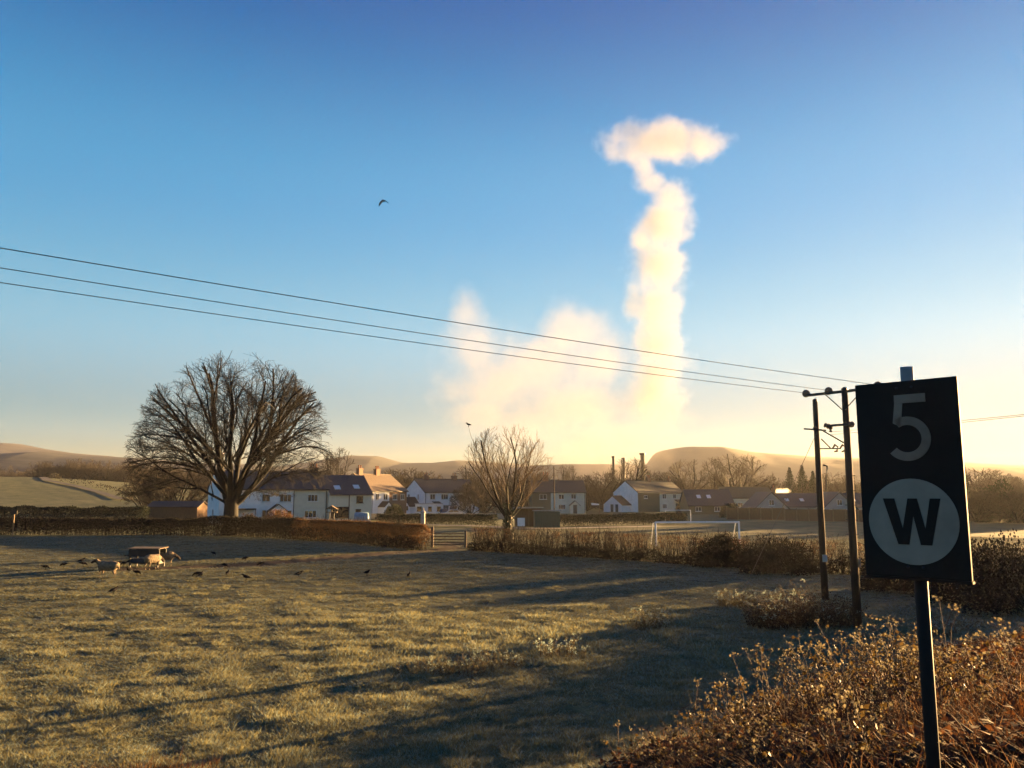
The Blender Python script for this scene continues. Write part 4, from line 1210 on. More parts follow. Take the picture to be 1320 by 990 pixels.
for kind, px, top, Y, wd, lab in (
    ('oak', 952, 583, 232, 1.25, 'broad hazy bare oak on the skyline behind the cream house'),
    ('oak', 887, 590, 236, 1.0, 'round hazy tree right of the steam on the skyline'),
    ('birch', 918, 589, 240, 1.3, 'thin hazy tree between round tree and broad oak'),
    ('oak', 812, 588, 232, 1.0, 'hazy bare tree among the works chimneys'),
    ('birch', 438, 576, 178, 1.0, 'thin pale birch rising behind the cream wing'),
    ('birch', 424, 582, 186, .9, 'second thin birch behind the ridge of the long house'),
    ('bush', 505, 603, 214, 1.0, 'brown bushy tree right behind the sunlit roof'),
    ('bush', 524, 602, 222, 1.1, 'brown bushy tree between sunlit house and pale house'),
    ('bush', 548, 606, 226, 1.0, 'brown bushy tree above the pale house roof'),
    ('oak', 607, 597, 205, .9, 'spreading brown tree at the right end of the pale house'),
    ('bush', 624, 612, 180, 1.2, 'dense brown bush left of the slender tree'),
    ('bush', 606, 622, 170, 1.0, 'low brown bush beside the white van'),
    ('bush', 676, 604, 206, 1.3, 'dense brown bush behind the slender tree'),
    ('bush', 700, 608, 222, 1.2, 'brown bush left of the tall thin pole'),
    ('oak', 731, 596, 226, .55, 'stubby pollarded tree behind the half brick house'),
    ('bush', 757, 611, 216, 1.2, 'brown bush between the half brick house and the gabled house'),
    ('bush', 778, 607, 222, 1.2, 'brown bush left of the white gable'),
    ('bush', 842, 606, 236, 1.5, 'golden hazy bush behind the ridge of the gabled house'),
    ('bush', 868, 612, 232, 1.0, 'hazy bush at the right end of the gabled house'),
    ('bush', 990, 612, 230, 1.2, 'hazy bush right of the broad oak'),
    ('bush', 1075, 608, 215, 1.3, 'hazy bush behind the utility poles'),
    ('bush', 1098, 613, 210, 1.0, 'hazy bush just left of the speed sign'),
    ('oak', 208, 596, 158, .8, 'dark tree behind the low barn'),
    ('bush', 232, 600, 156, 1.2, 'dark bush left of the white gable end'),
    ('bush', 190, 603, 170, 1.0, 'dark bush at the left end of the low barn'),
    ('oak', 330, 600, 170, .8, 'hazy tree behind the ridge of the long house'),
    ('bush', 1268, 603, 195, 1.5, 'tall hazy bush beside the pointed conifer'),
    ('bush', 1296, 612, 180, 1.4, 'hazy bush near the right picture edge'),
    ('oak', 1285, 622, 150, .8, 'darker bare tree low at the right picture edge'),
    ('bush', 1258, 628, 130, 1.4, 'dark bush right of the speed sign beyond the hedge'),
    ('bush', 1312, 626, 126, 1.5, 'dark bush at the right picture edge beyond the hedge'),
):
    (tm_, cm_), hh, nm = KIND[kind]
    zt = zat(top, Y); s_ = zt / hh
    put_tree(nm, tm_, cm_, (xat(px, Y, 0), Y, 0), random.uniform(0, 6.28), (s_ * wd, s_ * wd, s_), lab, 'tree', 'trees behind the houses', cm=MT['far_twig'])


def conifer(label, px, top, Y, w, seed):
    r = np.random.default_rng(seed); h_ = zat(top, Y); n = 5000
    t = r.uniform(.03, 1, n) ** 1.3; a = r.uniform(0, 6.28, n)
    tier = 1 - .35 * ((t * 11) % 1)
    rad = w * (1 - t) ** .85 * tier * r.uniform(.25, 1, n) * (1 + .25 * np.sin(a * 3 + seed))
    P = np.stack([rad * np.cos(a), rad * np.sin(a), h_ * (.06 + .94 * t) - .25 * rad], -1)
    V, Ft = leaf_quads(P, .34, seed, -.2, .4)
    o = empty('conifer', (xat(px, Y), Y, 0))
    link('crown', mesh_np('conifer_crown', V, Ft), MT['needle'], o)
    MB().tube([(0, 0, 0), (0, 0, h_ * .5), (0, 0, h_ * .97)], [.2, .12, .02], 7).build('trunk', MT['bark'], o)
    tag(o, label, 'conifer', 'conifers behind the houses')


conifer('dark pointed conifer right of the bungalow smoke', 1020, 603, 206, 4.0, 1)
conifer('tall dark conifer, middle of the clump left of the poles', 1036, 600, 210, 4.2, 2)
conifer('smaller dark conifer touching the left utility pole', 1050, 608, 208, 3.6, 3)
conifer('narrow pointed conifer right beside the speed sign edge', 1247, 600, 160, 1.8, 4)

# woods too far to count
LV2 = [dict(seg=4, wander=.15, up=.05, kids=6, t0=.2, ang=40, len=.5, rad=.5, taper=.3), dict(seg=3, wander=.18, kids=5, t0=.15, ang=45, len=.5, rad=.7, rmin=.05, taper=.5), dict(seg=2, wander=.2, taper=.6)]
far_t = []
for k in range(3):
    mt_, mc_ = fan_tree('far_tree', (0, 0, .8), [(el(rr_.uniform(0, 360), rr_.uniform(25, 85)), 7, .16) for _ in range(9)], LV2, env_round, 70 + k, 1, [(0, 0, -.3), (0, 0, 1)], [.4, .3])
    n0 = len(mt_.vertices)
    va = np.zeros(n0 * 3); mt_.vertices.foreach_get('co', va); vb = np.zeros(len(mc_.vertices) * 3); mc_.vertices.foreach_get('co', vb)
    fa = np.zeros(len(mt_.loops), int); mt_.loops.foreach_get('vertex_index', fa); fb = np.zeros(len(mc_.loops), int); mc_.loops.foreach_get('vertex_index', fb)
    far_t.append(mesh_np('far_tree', np.concatenate([va.reshape(-1, 3), vb.reshape(-1, 3)]), [fa.reshape(-1, 4), fb.reshape(-1, 4) + n0]))


def wood(name, label, n, pxr, Yr, sr, mat, seed, clear=None):
    r = np.random.default_rng(seed)
    Y = r.uniform(*Yr, n); px = r.uniform(*pxr, n)
    x = np.array([xat(a, b) for a, b in zip(px, Y)]); z = gh(x, Y)
    s_ = r.uniform(*sr, n); sc3 = np.stack([s_ * r.uniform(.9, 1.3, n), s_ * r.uniform(.9, 1.3, n), s_], -1)
    o = scatter(name, np.stack([x, Y, z], -1), r.uniform(0, 6.28, n), sc3, [m_.copy() for m_ in far_t], [mat])
    tag(o, label, 'woodland', kind='stuff')


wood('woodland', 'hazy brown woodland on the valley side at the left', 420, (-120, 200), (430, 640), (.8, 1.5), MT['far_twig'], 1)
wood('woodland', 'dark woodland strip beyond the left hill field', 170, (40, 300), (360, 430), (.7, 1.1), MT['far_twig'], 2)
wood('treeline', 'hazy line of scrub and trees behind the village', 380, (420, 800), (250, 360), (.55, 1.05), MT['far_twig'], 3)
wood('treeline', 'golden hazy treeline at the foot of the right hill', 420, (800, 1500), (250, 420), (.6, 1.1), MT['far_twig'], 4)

# ------------------------------------------------------------------ power line
def pole_body(o, top, r0, r1):
    MB().tube([(0, 0, -.3), (0, 0, top * .5), (0, 0, top)], [r0, (r0 + r1) / 2, r1], 14).build('shaft', MT['pole'], o, smooth=True)
    MB().lathe([(r1 * 1.04, top - .06), (r1 * 1.04, top + .01), (r1 * .3, top + .06)], 12).build('cap', MT['dark_steel'], o)


YP2 = 28.0; XP2 = xat(1106, YP2); TP2 = zat(502, YP2)
LINE = Vector((-20.2, -15.0, 0)).normalized()          # the wires leave the pole towards the left
ARM = Vector((-LINE.y, LINE.x, 0))
if ARM.x > 0: ARM = -ARM                               # points to the far left side
p2 = empty('utility_pole', (XP2, YP2, ghf(XP2, YP2)), math.atan2(ARM.y, ARM.x))
pole_body(p2, TP2, .145, .105)
aw = 1.55
MB().box(-1.3, aw, -.05, .05, TP2 - .14, TP2 - .05).build('crossarm', MT['dark_steel'], p2)
for s_ in (-1, 1): MB().bar((s_ * .75, .06, TP2 - .1), (s_ * .05, .12, TP2 - .75), .05, .02).build('brace', MT['dark_steel'], p2)
INS = []
for x_ in (aw - .02, .62, -1.22):
    m = MB()
    m.tube([(x_, 0, TP2 - .05), (x_, 0, TP2 + .02)], .02, 6)
    q = Matrix.Translation((x_, -.02, TP2 - .02)) @ Matrix.Rotation(math.pi / 2, 4, 'X')
    m.lathe([(.03, -.08), (.13, -.055), (.145, -.015), (.05, 0), (.13, .025), (.13, .055), (.04, .08)], 16, M=q)
    m.build('insulator', MT['insul'], p2, smooth=False)
    INS.append(x_)
z_ = zat(549, YP2)
MB().box(-.32, .75, .1, .16, z_ - .03, z_ + .05).build('bracket', MT['dark_steel'], p2)
MB().lathe([(.04, -.16), (.1, -.12), (.06, -.04), (.1, 0), (.06, .06), (.09, .12), (.03, .16)], 10, M=Matrix.Translation((.62, .13, z_)) @ Matrix.Rotation(R(70), 4, 'Y')).build('insulator', MT['insul'], p2)
MB().lathe([(.04, -.1), (.1, -.06), (.1, .06), (.04, .1)], 10, M=Matrix.Translation((-.26, .13, z_)) @ Matrix.Rotation(R(90), 4, 'Y')).build('insulator', MT['insul'], p2)
MB().bar((.05, .13, zat(572, YP2)), (.9, .13, zat(553, YP2)), .04, .04).build('brace', MT['dark_steel'], p2)
for k in range(6): MB().bar((-.22, 0, 2.6 + k * .5), (.22, 0, 2.6 + k * .5), .025).build('step_bolt', MT['dark_steel'], p2)
MB().box(-.12, .12, -.185, -.17, 2.0, 2.3).build('plate', MT['steel'], p2)
tag(p2, 'nearer utility pole with a top crossarm and round insulators, touching the sign', 'utility pole', 'utility poles')

YP1 = 34.6; XP1 = xat(1064, YP1); TP1 = zat(518, YP1)
p1 = empty('utility_pole', (XP1, YP1, ghf(XP1, YP1)), 0)
pole_body(p1, TP1, .15, .105)
z_ = zat(557, YP1)
MB().bar((-.55, 0, z_ + .06), (.35, -.14, z_ - .02), .06).build('crossarm', MT['dark_steel'], p1)
MB().lathe([(.02, -.1), (.09, -.08), (.03, 0), (.1, .06), (.02, .12)], 10, M=Matrix.Translation((.55, -.15, z_))).build('insulator', MT['insul'], p1)
MB().lathe([(.03, -.06), (.1, 0), (.03, .1)], 10, M=Matrix.Translation((-.12, -.16, z_ + .08))).build('insulator', MT['insul'], p1)
zb = zat(581, YP1)
MB().bar((0, -.15, zb), (.95, -.15, zb), .045).build('bracket', MT['dark_steel'], p1)
MB().bar((.12, -.15, zb + .42), (.5, -.15, zb + .02), .04).build('brace', MT['dark_steel'], p1)
for x_ in (.68, 1.0):
    MB().tube([(x_ - .1, -.15, zb), (x_ + .02, -.15, zb + .16), (x_ + .14, -.15, zb + .08), (x_ + .1, -.15, zb - .1), (x_ - .02, -.15, zb - .13)], [.035, .05, .03, .05, .03], 8).build('fuse_holder', MT['insul'], p1)
zc = zat(602, YP1)
MB().tube([(.14, -.18, zc), (.3, -.2, zc - .05), (.24, -.2, zc - .5), (.2, -.2, zc - 1.1)], [.05, .04, .03, .03], 8).build('cable_sealing_end', MT['dark_steel'], p1)
MB().box(-.1, .1, -.2, -.18, 1.6, 1.9).build('plate', MT['steel'], p1)
MB().tube([(-.05, -.17, z_ - .1), (-3.2, 1.2, 0)], .012, 5).build('stay_wire', MT['wire'], p1)
tag(p1, 'farther utility pole with fuse holders on a bracket, left of the pair', 'utility pole', 'utility poles')


def wire(label, a, b, sag, r=.0085, n=40):
    a = Vector(a); b = Vector(b)
    pts = [a.lerp(b, k / n) - Vector((0, 0, sag * 4 * (k / n) * (1 - k / n))) for k in range(n + 1)]
    o = MB().tube([p - a for p in pts], r, 6).build('overhead_wire', MT['wire'], None, loc=a)
    tag(o, label, 'wire', 'wires of the power line')


Mp = Matrix.Translation((XP2, YP2, p2.location.z)) @ Matrix.Rotation(math.atan2(ARM.y, ARM.x), 4, 'Z')
for x_, (py, lab) in zip(INS, ((346, 'lowest of the three overhead wires crossing the sky'), (327, 'middle one of the three overhead wires crossing the sky'), (297, 'highest of the three overhead wires crossing the sky'))):
    a = Mp @ Vector((x_, 0, TP2 - .0))
    # runs parallel to the line until it leaves the frame, on to the next pole
    best = None
    for L_ in np.arange(15, 40, .25):
        q = a + LINE * L_; z_ = a.z
        px = 660 + q.x * F / (q.y * math.cos(TH) + (z_ - CAMZ) * math.sin(TH))
        if px <= 0: break
    zq = zat(py, q.y)
    slope = (zq - a.z) / L_
    b = a + LINE * 52; b.z = a.z + slope * 52 + .25
    wire(lab, a, b, .35)
a = Mp @ Vector((0, 0, zat(549, YP2)))
a1 = Vector((XP1 + .55, YP1 - .15, zat(557, YP1)))
for py0, py1, dz, lab in ((540, 530, 0, 'upper of the two wires right of the speed sign'), (541, 532, -.12, 'lower of the two wires right of the speed sign')):
    q = at(1320, py1, 24); d_ = q - (a1 + Vector((0, 0, dz)))
    wire(lab, a1 + Vector((0, 0, dz)), a1 + Vector((0, 0, dz)) + d_ * 2.2, .1)

# thin pole among the houses
Yt = 152; o = empty('thin_pole', (xat(714.5, Yt), Yt, 0)); zt = zat(601, Yt)
MB().tube([(0, 0, 0), (0, 0, zt)], [.13, .09], 10).build('shaft', MT['pole'], o)
MB().bar((-.1, 0, zt - .3), (.9, 0, zt - 1.0), .05).build('bracket', MT['dark_steel'], o)
tag(o, 'thin pole standing alone before the half brick house', 'pole')

# ------------------------------------------------------------------ lineside speed sign
MT['sign_black'] = M('sign_black', (.009, .008, .007), var=.4, scale=3, rough=.7, spec=.2)
MT['sign_white'] = M('sign_white', (.2, .19, .155), var=.25, scale=2.5, rough=.5)
MT['sign_five'] = M('sign_five_white', (.15, .135, .105), var=.3, scale=3, rough=.5)
MT['post_grey'] = M('galvanised_post', (.22, .21, .19), var=.2, rough=.5)
MT['post_dark'] = M('painted_post', (.01, .009, .008), var=.3, rough=.7, spec=.15)
Yl = 4.16; Yr = 3.82
Pl = at(1110, 619, Yl); Pr = at(1244, 617, Yr)
cx = (Pl + Pr) / 2; dv = Pr - Pl; dv.z = 0; sw = dv.length; yaw = math.atan2(dv.y, dv.x)
ztop = (zat(497, Yl) + zat(485, Yr)) / 2; zbot = (zat(742, Yl) + zat(748, Yr)) / 2; sh = ztop - zbot
so_ = empty('speed_sign', (cx.x, cx.y, ghf(cx.x, cx.y)), yaw)
zb0 = zbot - so_.location.z
MB().box(-sw / 2, sw / 2, -.012, .012, zb0, zb0 + sh).build('board', MT['sign_black'], so_, bevel=.004)
MB().box(-sw / 2 - .004, sw / 2 + .004, -.016, .02, zb0 - .012, zb0 - .0005).build('edge_strip', MT['post_dark'], so_)


def flat(name, polys, mat, y, th=.003):
    m = MB()
    for p in polys: m.prism([(a, b) for a, b in p], y - th, y, 'y')
    return m.build(name, MT[mat], so_)


U = sh / 250.0          # one picture pixel on the board
U2 = .43 * sw / 58
cz = zb0 + sh - (672 - 492) * U
circ = [(.0 + 58 * U2 * math.cos(2 * math.pi * k / 64), cz + 58 * U2 * math.sin(2 * math.pi * k / 64)) for k in range(64)]
flat('roundel', [circ], 'sign_white', -.0125)


def stroke(a, b, w):
    a = Vector((a[0], a[1])); b = Vector((b[0], b[1])); d_ = (b - a).normalized(); n_ = Vector((-d_.y, d_.x)) * w / 2
    return [tuple(a + n_), tuple(b + n_), tuple(b - n_), tuple(a - n_)]


def W_poly():
    # the letter as one outline: feet of the strokes cut level
    x = lambda v: v * U2; z = lambda v: cz + v * U2
    o_ = [(-37, 31), (-22, 31), (-13, -10), (-4.5, 31), (7.5, 31), (16, -10), (24, 31), (37, 31), (23, -31), (9, -31), (1.5, 8), (-6, -31), (-20, -31)]
    return [(x(a), z(b)) for a, b in o_]


flat('letter', [W_poly()[::-1]], 'sign_black', -.0158)
# figure five: top bar, short stem, open bowl
fz = zb0 + sh - (553 - 492) * U
f5 = [[(-13 * U, fz + 43 * U), (25 * U, fz + 43 * U), (25 * U, fz + 32 * U), (-13 * U, fz + 32 * U)],
      [(-13 * U, fz + 31.9 * U), (-3 * U, fz + 31.9 * U), (-6.6 * U, fz + 1.5 * U), (-16.5 * U, fz + 6.5 * U)]]
arc_c = (0 * U, fz - 14 * U); Ro, Ri = 28.5 * U, 17.5 * U
an = [R(122) - R(262) * k / 40 for k in range(41)]
for k in range(40):
    f5.append([(arc_c[0] + Ro * math.cos(an[k]), arc_c[1] + Ro * math.sin(an[k])), (arc_c[0] + Ro * math.cos(an[k + 1]), arc_c[1] + Ro * math.sin(an[k + 1])),
               (arc_c[0] + Ri * math.cos(an[k + 1]), arc_c[1] + Ri * math.sin(an[k + 1])), (arc_c[0] + Ri * math.cos(an[k]), arc_c[1] + Ri * math.sin(an[k]))])
flat('figure', f5, 'sign_five', -.0125)
MB().tube([(0, .045, -.3), (0, .045, zb0 + sh * .5)], .031, 18).build('post', MT['post_dark'], so_, smooth=True)
MB().tube([(0, .045, zb0 + sh * .5), (0, .045, zb0 + sh + .075)], .0305, 18).build('post_top', MT['post_grey'], so_, smooth=True)
for x_ in (-.035, .035):
    for z_ in (zb0 + .05, zb0 + sh - .035): MB().lathe([(.008, 0), (.008, .003), (.004, .006)], 10, M=Matrix.Translation((x_, -.0125, z_)) @ Matrix.Rotation(math.pi / 2, 4, 'X')).build('bolt', MT['dark_steel'], so_)
for z_ in (zb0 + .15, zb0 + sh - .15): MB().box(-.07, .07, .0125, .09, z_ - .02, z_ + .02).build('clamp', MT['dark_steel'], so_)
tag(so_, 'black railway sign with figure 5 above a W in a pale circle', 'sign')
# ------------------------------------------------------------------ sheep, feeder, crows
def remeshed(name, mb, mat, vox, disp=0, dscale=.1, parent=None):
    o = mb.build(name, mat, parent, smooth=True)
    m = o.modifiers.new('skin', 'REMESH'); m.mode = 'VOXEL'; m.voxel_size = vox; m.use_smooth_shade = True
    s_ = o.modifiers.new('smooth', 'SMOOTH'); s_.factor = .5; s_.iterations = 3
    if disp:
        tx = bpy.data.textures.new(name + '_curl', 'CLOUDS'); tx.noise_scale = dscale
        d_ = o.modifiers.new('fleece', 'DISPLACE'); d_.texture = tx; d_.strength = disp; d_.mid_level = .5
    return o


def sheep_material():
    m = M('sheep_fleece', (.13, .1, .065), var=.3, scale=9, c2=(.2, .16, .11), bump=.8, bscale=30, rough=.95)
    t = m.node_tree; N = t.nodes; L = t.links.new
    tc = N.new('ShaderNodeTexCoord'); sx = N.new('ShaderNodeSeparateXYZ'); L(tc.outputs['Object'], sx.inputs[0])
    gt = N.new('ShaderNodeMath'); gt.operation = 'GREATER_THAN'; gt.inputs[1].default_value = .56; L(sx.outputs[0], gt.inputs[0])
    
    mx_ = N.new('ShaderNodeMath'); mx_.operation = 'MAXIMUM'; L(gt.outputs[0], mx_.inputs[0]); mx_.inputs[1].default_value = 0
    p = N['Principled BSDF']; old = p.inputs['Base Color'].links[0].from_socket
    mi = N.new('ShaderNodeMix'); mi.data_type = 'RGBA'; L(mx_.outputs[0], mi.inputs[0]); L(old, mi.inputs[6]); mi.inputs[7].default_value = (.03, .022, .016, 1); L(mi.outputs[2], p.inputs['Base Color'])
    return m


SHEEP_M = sheep_material()


def sheep(label, loc, rz, head='up', turn=0.0, s=1.0):
    b = MB()
    b.tube([(-.55, 0, .52), (-.5, 0, .58), (-.3, 0, .61), (0, 0, .6), (.28, 0, .61), (.45, 0, .63), (.53, 0, .64)], [(.06, .1), (.2, .22), (.25, .25), (.26, .255), (.24, .25), (.17, .2), (.08, .1)], 12)
    if head == 'up':
        nk = [(.36, 0, .66), (.5, turn * .05, .78), (.58, turn * .1, .87)]; hd = [(.54, turn * .08, .9), (.66, turn * .14, .87), (.78, turn * .2, .8), (.83, turn * .22, .77)]
    else:
        nk = [(.38, 0, .64), (.55, turn * .05, .62), (.66, turn * .1, .56)]; hd = [(.63, turn * .1, .6), (.74, turn * .14, .5), (.83, turn * .18, .38), (.86, turn * .2, .34)]
    b.tube(nk, [.15, .12, .095], 10); b.tube(hd, [.07, .085, .06, .035], 10)
    e = Vector(hd[0])
    for s_ in (-1, 1): b.tube([e + Vector((.02, s_ * .05, .01)), e + Vector((-.01, s_ * .16, -.01))], [.03, .012], 6, flat=.5)
    for (x_, y_, k) in ((.34, .12, .02), (.36, -.12, -.03), (-.38, .12, -.02), (-.36, -.12, .03)):
        hind = x_ < 0
        b.tube([(x_, y_, .5), (x_ + (.04 if hind else 0) + k, y_, .36), (x_ - (.05 if hind else -.0) + k, y_, .2), (x_ - .02 + k, y_, .03), (x_ + .03 + k, y_, .0)], [.1, .065, .036, .03, .035], 8)
    b.tube([(-.52, 0, .62), (-.6, 0, .5), (-.6, 0, .4)], [.06, .05, .03], 8)
    o = remeshed('sheep', b, SHEEP_M, .022, .05, .07)
    o.location = loc; o.rotation_euler = (0, 0, rz); o.scale = (s, s, s)
    tag(o, label, 'sheep', 'sheep at the feeder')
    return o


def on(px, py):
    p = gp(px, py); p.z = ghf(p.x, p.y) + .08 + .10 * float(fbm(p.x / 1.1, p.y / 1.1, 3, 11))
    return p


sheep('golden fleeced sheep standing alone left of the feeder, side on', on(138, 748), R(176), 'up', .8)
sheep('sheep standing rump towards the camera at the feeder', on(196, 737), R(68), 'down', 0)
sheep('sheep at the right end of the feeder turned right', on(212, 733), R(20), 'down', -.4)

fo = on(189, 734)
o = empty('hay_feeder', fo, R(-3))
for x_ in (-.85, .85):
    for y_ in (-.4, .4): MB().box(x_ - .04, x_ + .04, y_ - .04, y_ + .04, 0, 1.12).build('post', MT['dark_steel'], o)
MB().box(-.95, .95, -.44, -.4, .62, 1.05).build('side_panel', MT['dark_steel'], o)
MB().box(-.95, .95, .4, .44, .62, 1.05).build('side_panel', MT['dark_steel'], o)
MB().prism([(-.55, 1.08), (.55, 1.12), (.55, 1.16), (-.55, 1.12)], -1.02, 1.02, 'x').build('roof', MT['timber'], o)
MB().prism([(-.42, .28), (-.34, .5), (.34, .5), (.42, .28), (.34, .2), (-.34, .2)], -.9, .9, 'x').build('trough', MT['dark_steel'], o)
for k in range(9): MB().bar((-.8 + k * .2, -.42, .62), (-.8 + k * .2, -.2, .3), .02).build('rack_bar', MT['dark_steel'], o)
MB().bar((-1.25, -.3, .68), (-.85, -.3, .7), .06).build('drawbar', MT['dark_steel'], o)
tag(o, 'roofed dark hay feeder with a pale frosted top in the field', 'feeder')


def crow_mesh(pose):
    b = MB()
    if pose == 'up':
        b.tube([(-.27, 0, .13), (-.2, 0, .15), (-.1, 0, .17), (0, 0, .195), (.08, 0, .225), (.13, 0, .27), (.165, 0, .31), (.205, 0, .305), (.225, 0, .3)], [(.035, .008), (.04, .02), (.065, .055), (.078, .075), (.072, .07), (.045, .048), (.036, .036), (.018, .016), (.012, .011)], 10)
        b.tube([(.2, 0, .304), (.245, 0, .297), (.275, 0, .287)], [.015, .01, .002], 6)
        w0 = .2
    else:
        b.tube([(-.25, 0, .25), (-.18, 0, .235), (-.09, 0, .215), (0, 0, .2), (.09, 0, .185), (.15, 0, .15), (.19, 0, .115), (.215, 0, .085)], [(.035, .008), (.04, .02), (.065, .055), (.078, .075), (.07, .068), (.045, .046), (.035, .035), (.015, .014)], 10)
        b.tube([(.21, 0, .09), (.235, 0, .055), (.25, 0, .025)], [.015, .01, .002], 6)
    for s_ in (-1, 1):
        b.tube([(.06, s_ * .06, .215), (-.04, s_ * .075, .19), (-.16, s_ * .045, .16 if pose == 'up' else .22), (-.24, s_ * .02, .14 if pose == 'up' else .24)], [(.012, .05), (.016, .06), (.012, .035), (.004, .008)], 8)
        b.tube([(.0, s_ * .03, .14), (-.01, s_ * .03, .07), (.015, s_ * .03, .005)], [.022, .009, .007], 6)
        b.tube([(-.02, s_ * .03, .005), (.05, s_ * .035, .004)], [.006, .004], 5)
    me = bpy.data.meshes.new('crow')
    me.from_pydata(b.v, [], b.f); me.polygons.foreach_set('use_smooth', [True] * len(b.f))
    bm = bmesh.new(); bm.from_mesh(me); bmesh.ops.recalc_face_normals(bm, faces=bm.faces); bm.to_mesh(me); bm.free()
    me.materials.append(MT['feather'])
    return me


CROW = {k: crow_mesh(k) for k in ('up', 'down')}
for px, py, rz, pose, lab in (
    (58, 737.6, 10, 'down', 'crow pecking at the far left, leftmost of the flock'),
    (82, 734.7, 200, 'down', 'pecking crow second from the left of the flock'),
    (105, 728.5, 30, 'up', 'upright crow left of the lone sheep, upper of two'),
    (107, 733, 25, 'down', 'crow left of the lone sheep, lower of two'),
    (151, 733, 200, 'down', 'crow just right of the lone sheep'),
    (159, 733, 160, 'down', 'crow midway between the lone sheep and the feeder'),
    (167, 730.5, 40, 'up', 'crow close to the left post of the feeder'),
    (177, 731.5, 20, 'down', 'crow feeding under the feeder'),
    (165.5, 742, 270, 'up', 'crow in front of the feeder seen from behind'),
    (176.4, 744.5, 350, 'down', 'crow on the bare ground in front of the feeder'),
    (146.5, 767.6, 60, 'up', 'nearest crow, alone on the grass below the lone sheep'),
    (275, 719, 330, 'down', 'farthest crow on the ground, on shaded grass right of feeder'),
    (316, 725.5, 190, 'down', 'crow on the muddy track, upper of the three there'),
    (289.5, 733.6, 340, 'down', 'crow on the muddy track nearest the feeder'),
    (336, 731.8, 180, 'down', 'crow at the right end of the dark muddy track'),
    (253.6, 746, 200, 'down', 'left one of two crows standing close together'),
    (258.7, 746.7, 80, 'up', 'right one of two crows standing close together'),
    (293, 745, 90, 'up', 'upright crow between the close pair and the turned crow'),
    (317, 749.6, 200, 'up', 'upright crow in the sunlit grass below the muddy track'),
    (385, 745, 20, 'up', 'crow at the edge of the shade left of the last two'),
    (473, 743, 330, 'up', 'crow on the shaded grass, second from the right'),
    (527, 746.7, 80, 'up', 'rightmost crow standing on the shaded grass')):
    c_ = bpy.data.objects.new('crow', CROW[pose]); col.objects.link(c_)
    c_.location = on(px, py) - Vector((0, 0, .02)); c_.rotation_euler = (0, 0, R(rz)); c_.scale = (1.05,) * 3
    tag(c_, lab, 'crow', 'crows in the field')
c_ = bpy.data.objects.new('crow', CROW['up']); col.objects.link(c_)
p_ = at(604, 549, 78); c_.location = (p_.x, p_.y, p_.z - .1); c_.rotation_euler = (0, 0, R(160)); c_.scale = (1.3,) * 3
tag(c_, 'crow perched on top of the slender tree', 'crow', 'crows in the field')
# the twig it sits on belongs to the slender tree
tw_b = Vector((p_.x, p_.y, p_.z - .1)) - mt_o.location
MB().tube([tw_b, tw_b + Vector((.25, 0, -.9)), tw_b + Vector((.75, .1, -2.1)), tw_b + Vector((1.35, .05, -3.2))], [.008, .014, .022, .035], 5).build('perch_twig', MT['pale_twig'], mt_o)
fb = MB()
fb.tube([(-.2, 0, .0), (-.1, 0, .0), (0, 0, .01), (.12, 0, .01), (.19, 0, .02), (.25, 0, .01)], [(.05, .008), (.05, .03), (.06, .055), (.05, .05), (.033, .033), (.006, .006)], 10)
for s_ in (-1, 1):
    W_ = [(.09, s_ * .04, .02), (.1, s_ * .2, -.03), (.04, s_ * .38, -.2), (-.08, s_ * .46, -.34), (-.1, s_ * .36, -.26), (-.1, s_ * .2, -.06), (-.07, s_ * .04, .015)]
    n_ = len(W_); V_ = [Vector(q) for q in W_] + [Vector(q) + Vector((0, 0, .012)) for q in W_]
    fb.add(V_, [tuple(range(n_))[::-1], tuple(range(n_, 2 * n_))] + [(i, (i + 1) % n_, n_ + (i + 1) % n_, n_ + i) for i in range(n_)])
o = fb.build('crow', MT['feather'], None, loc=at(494, 259, 62), rot=(R(8), R(-8), R(250)))
tag(o, 'crow flying alone high in the blue sky', 'crow', 'crows in the field')

# ------------------------------------------------------------------ weeds in the field
MT['weed'] = M('dead_weed', (.07, .055, .025), var=.5, scale=12, c2=(.14, .11, .05), trans=.4)
MT['weed_stem'] = M('weed_stem', (.09, .06, .03), var=.3)
MT['dark_weed'] = M('dark_weed_leaf', (.025, .016, .008), var=.5, scale=12, c2=(.05, .034, .016), trans=.3)  # darker brown leaf of the bramble patch


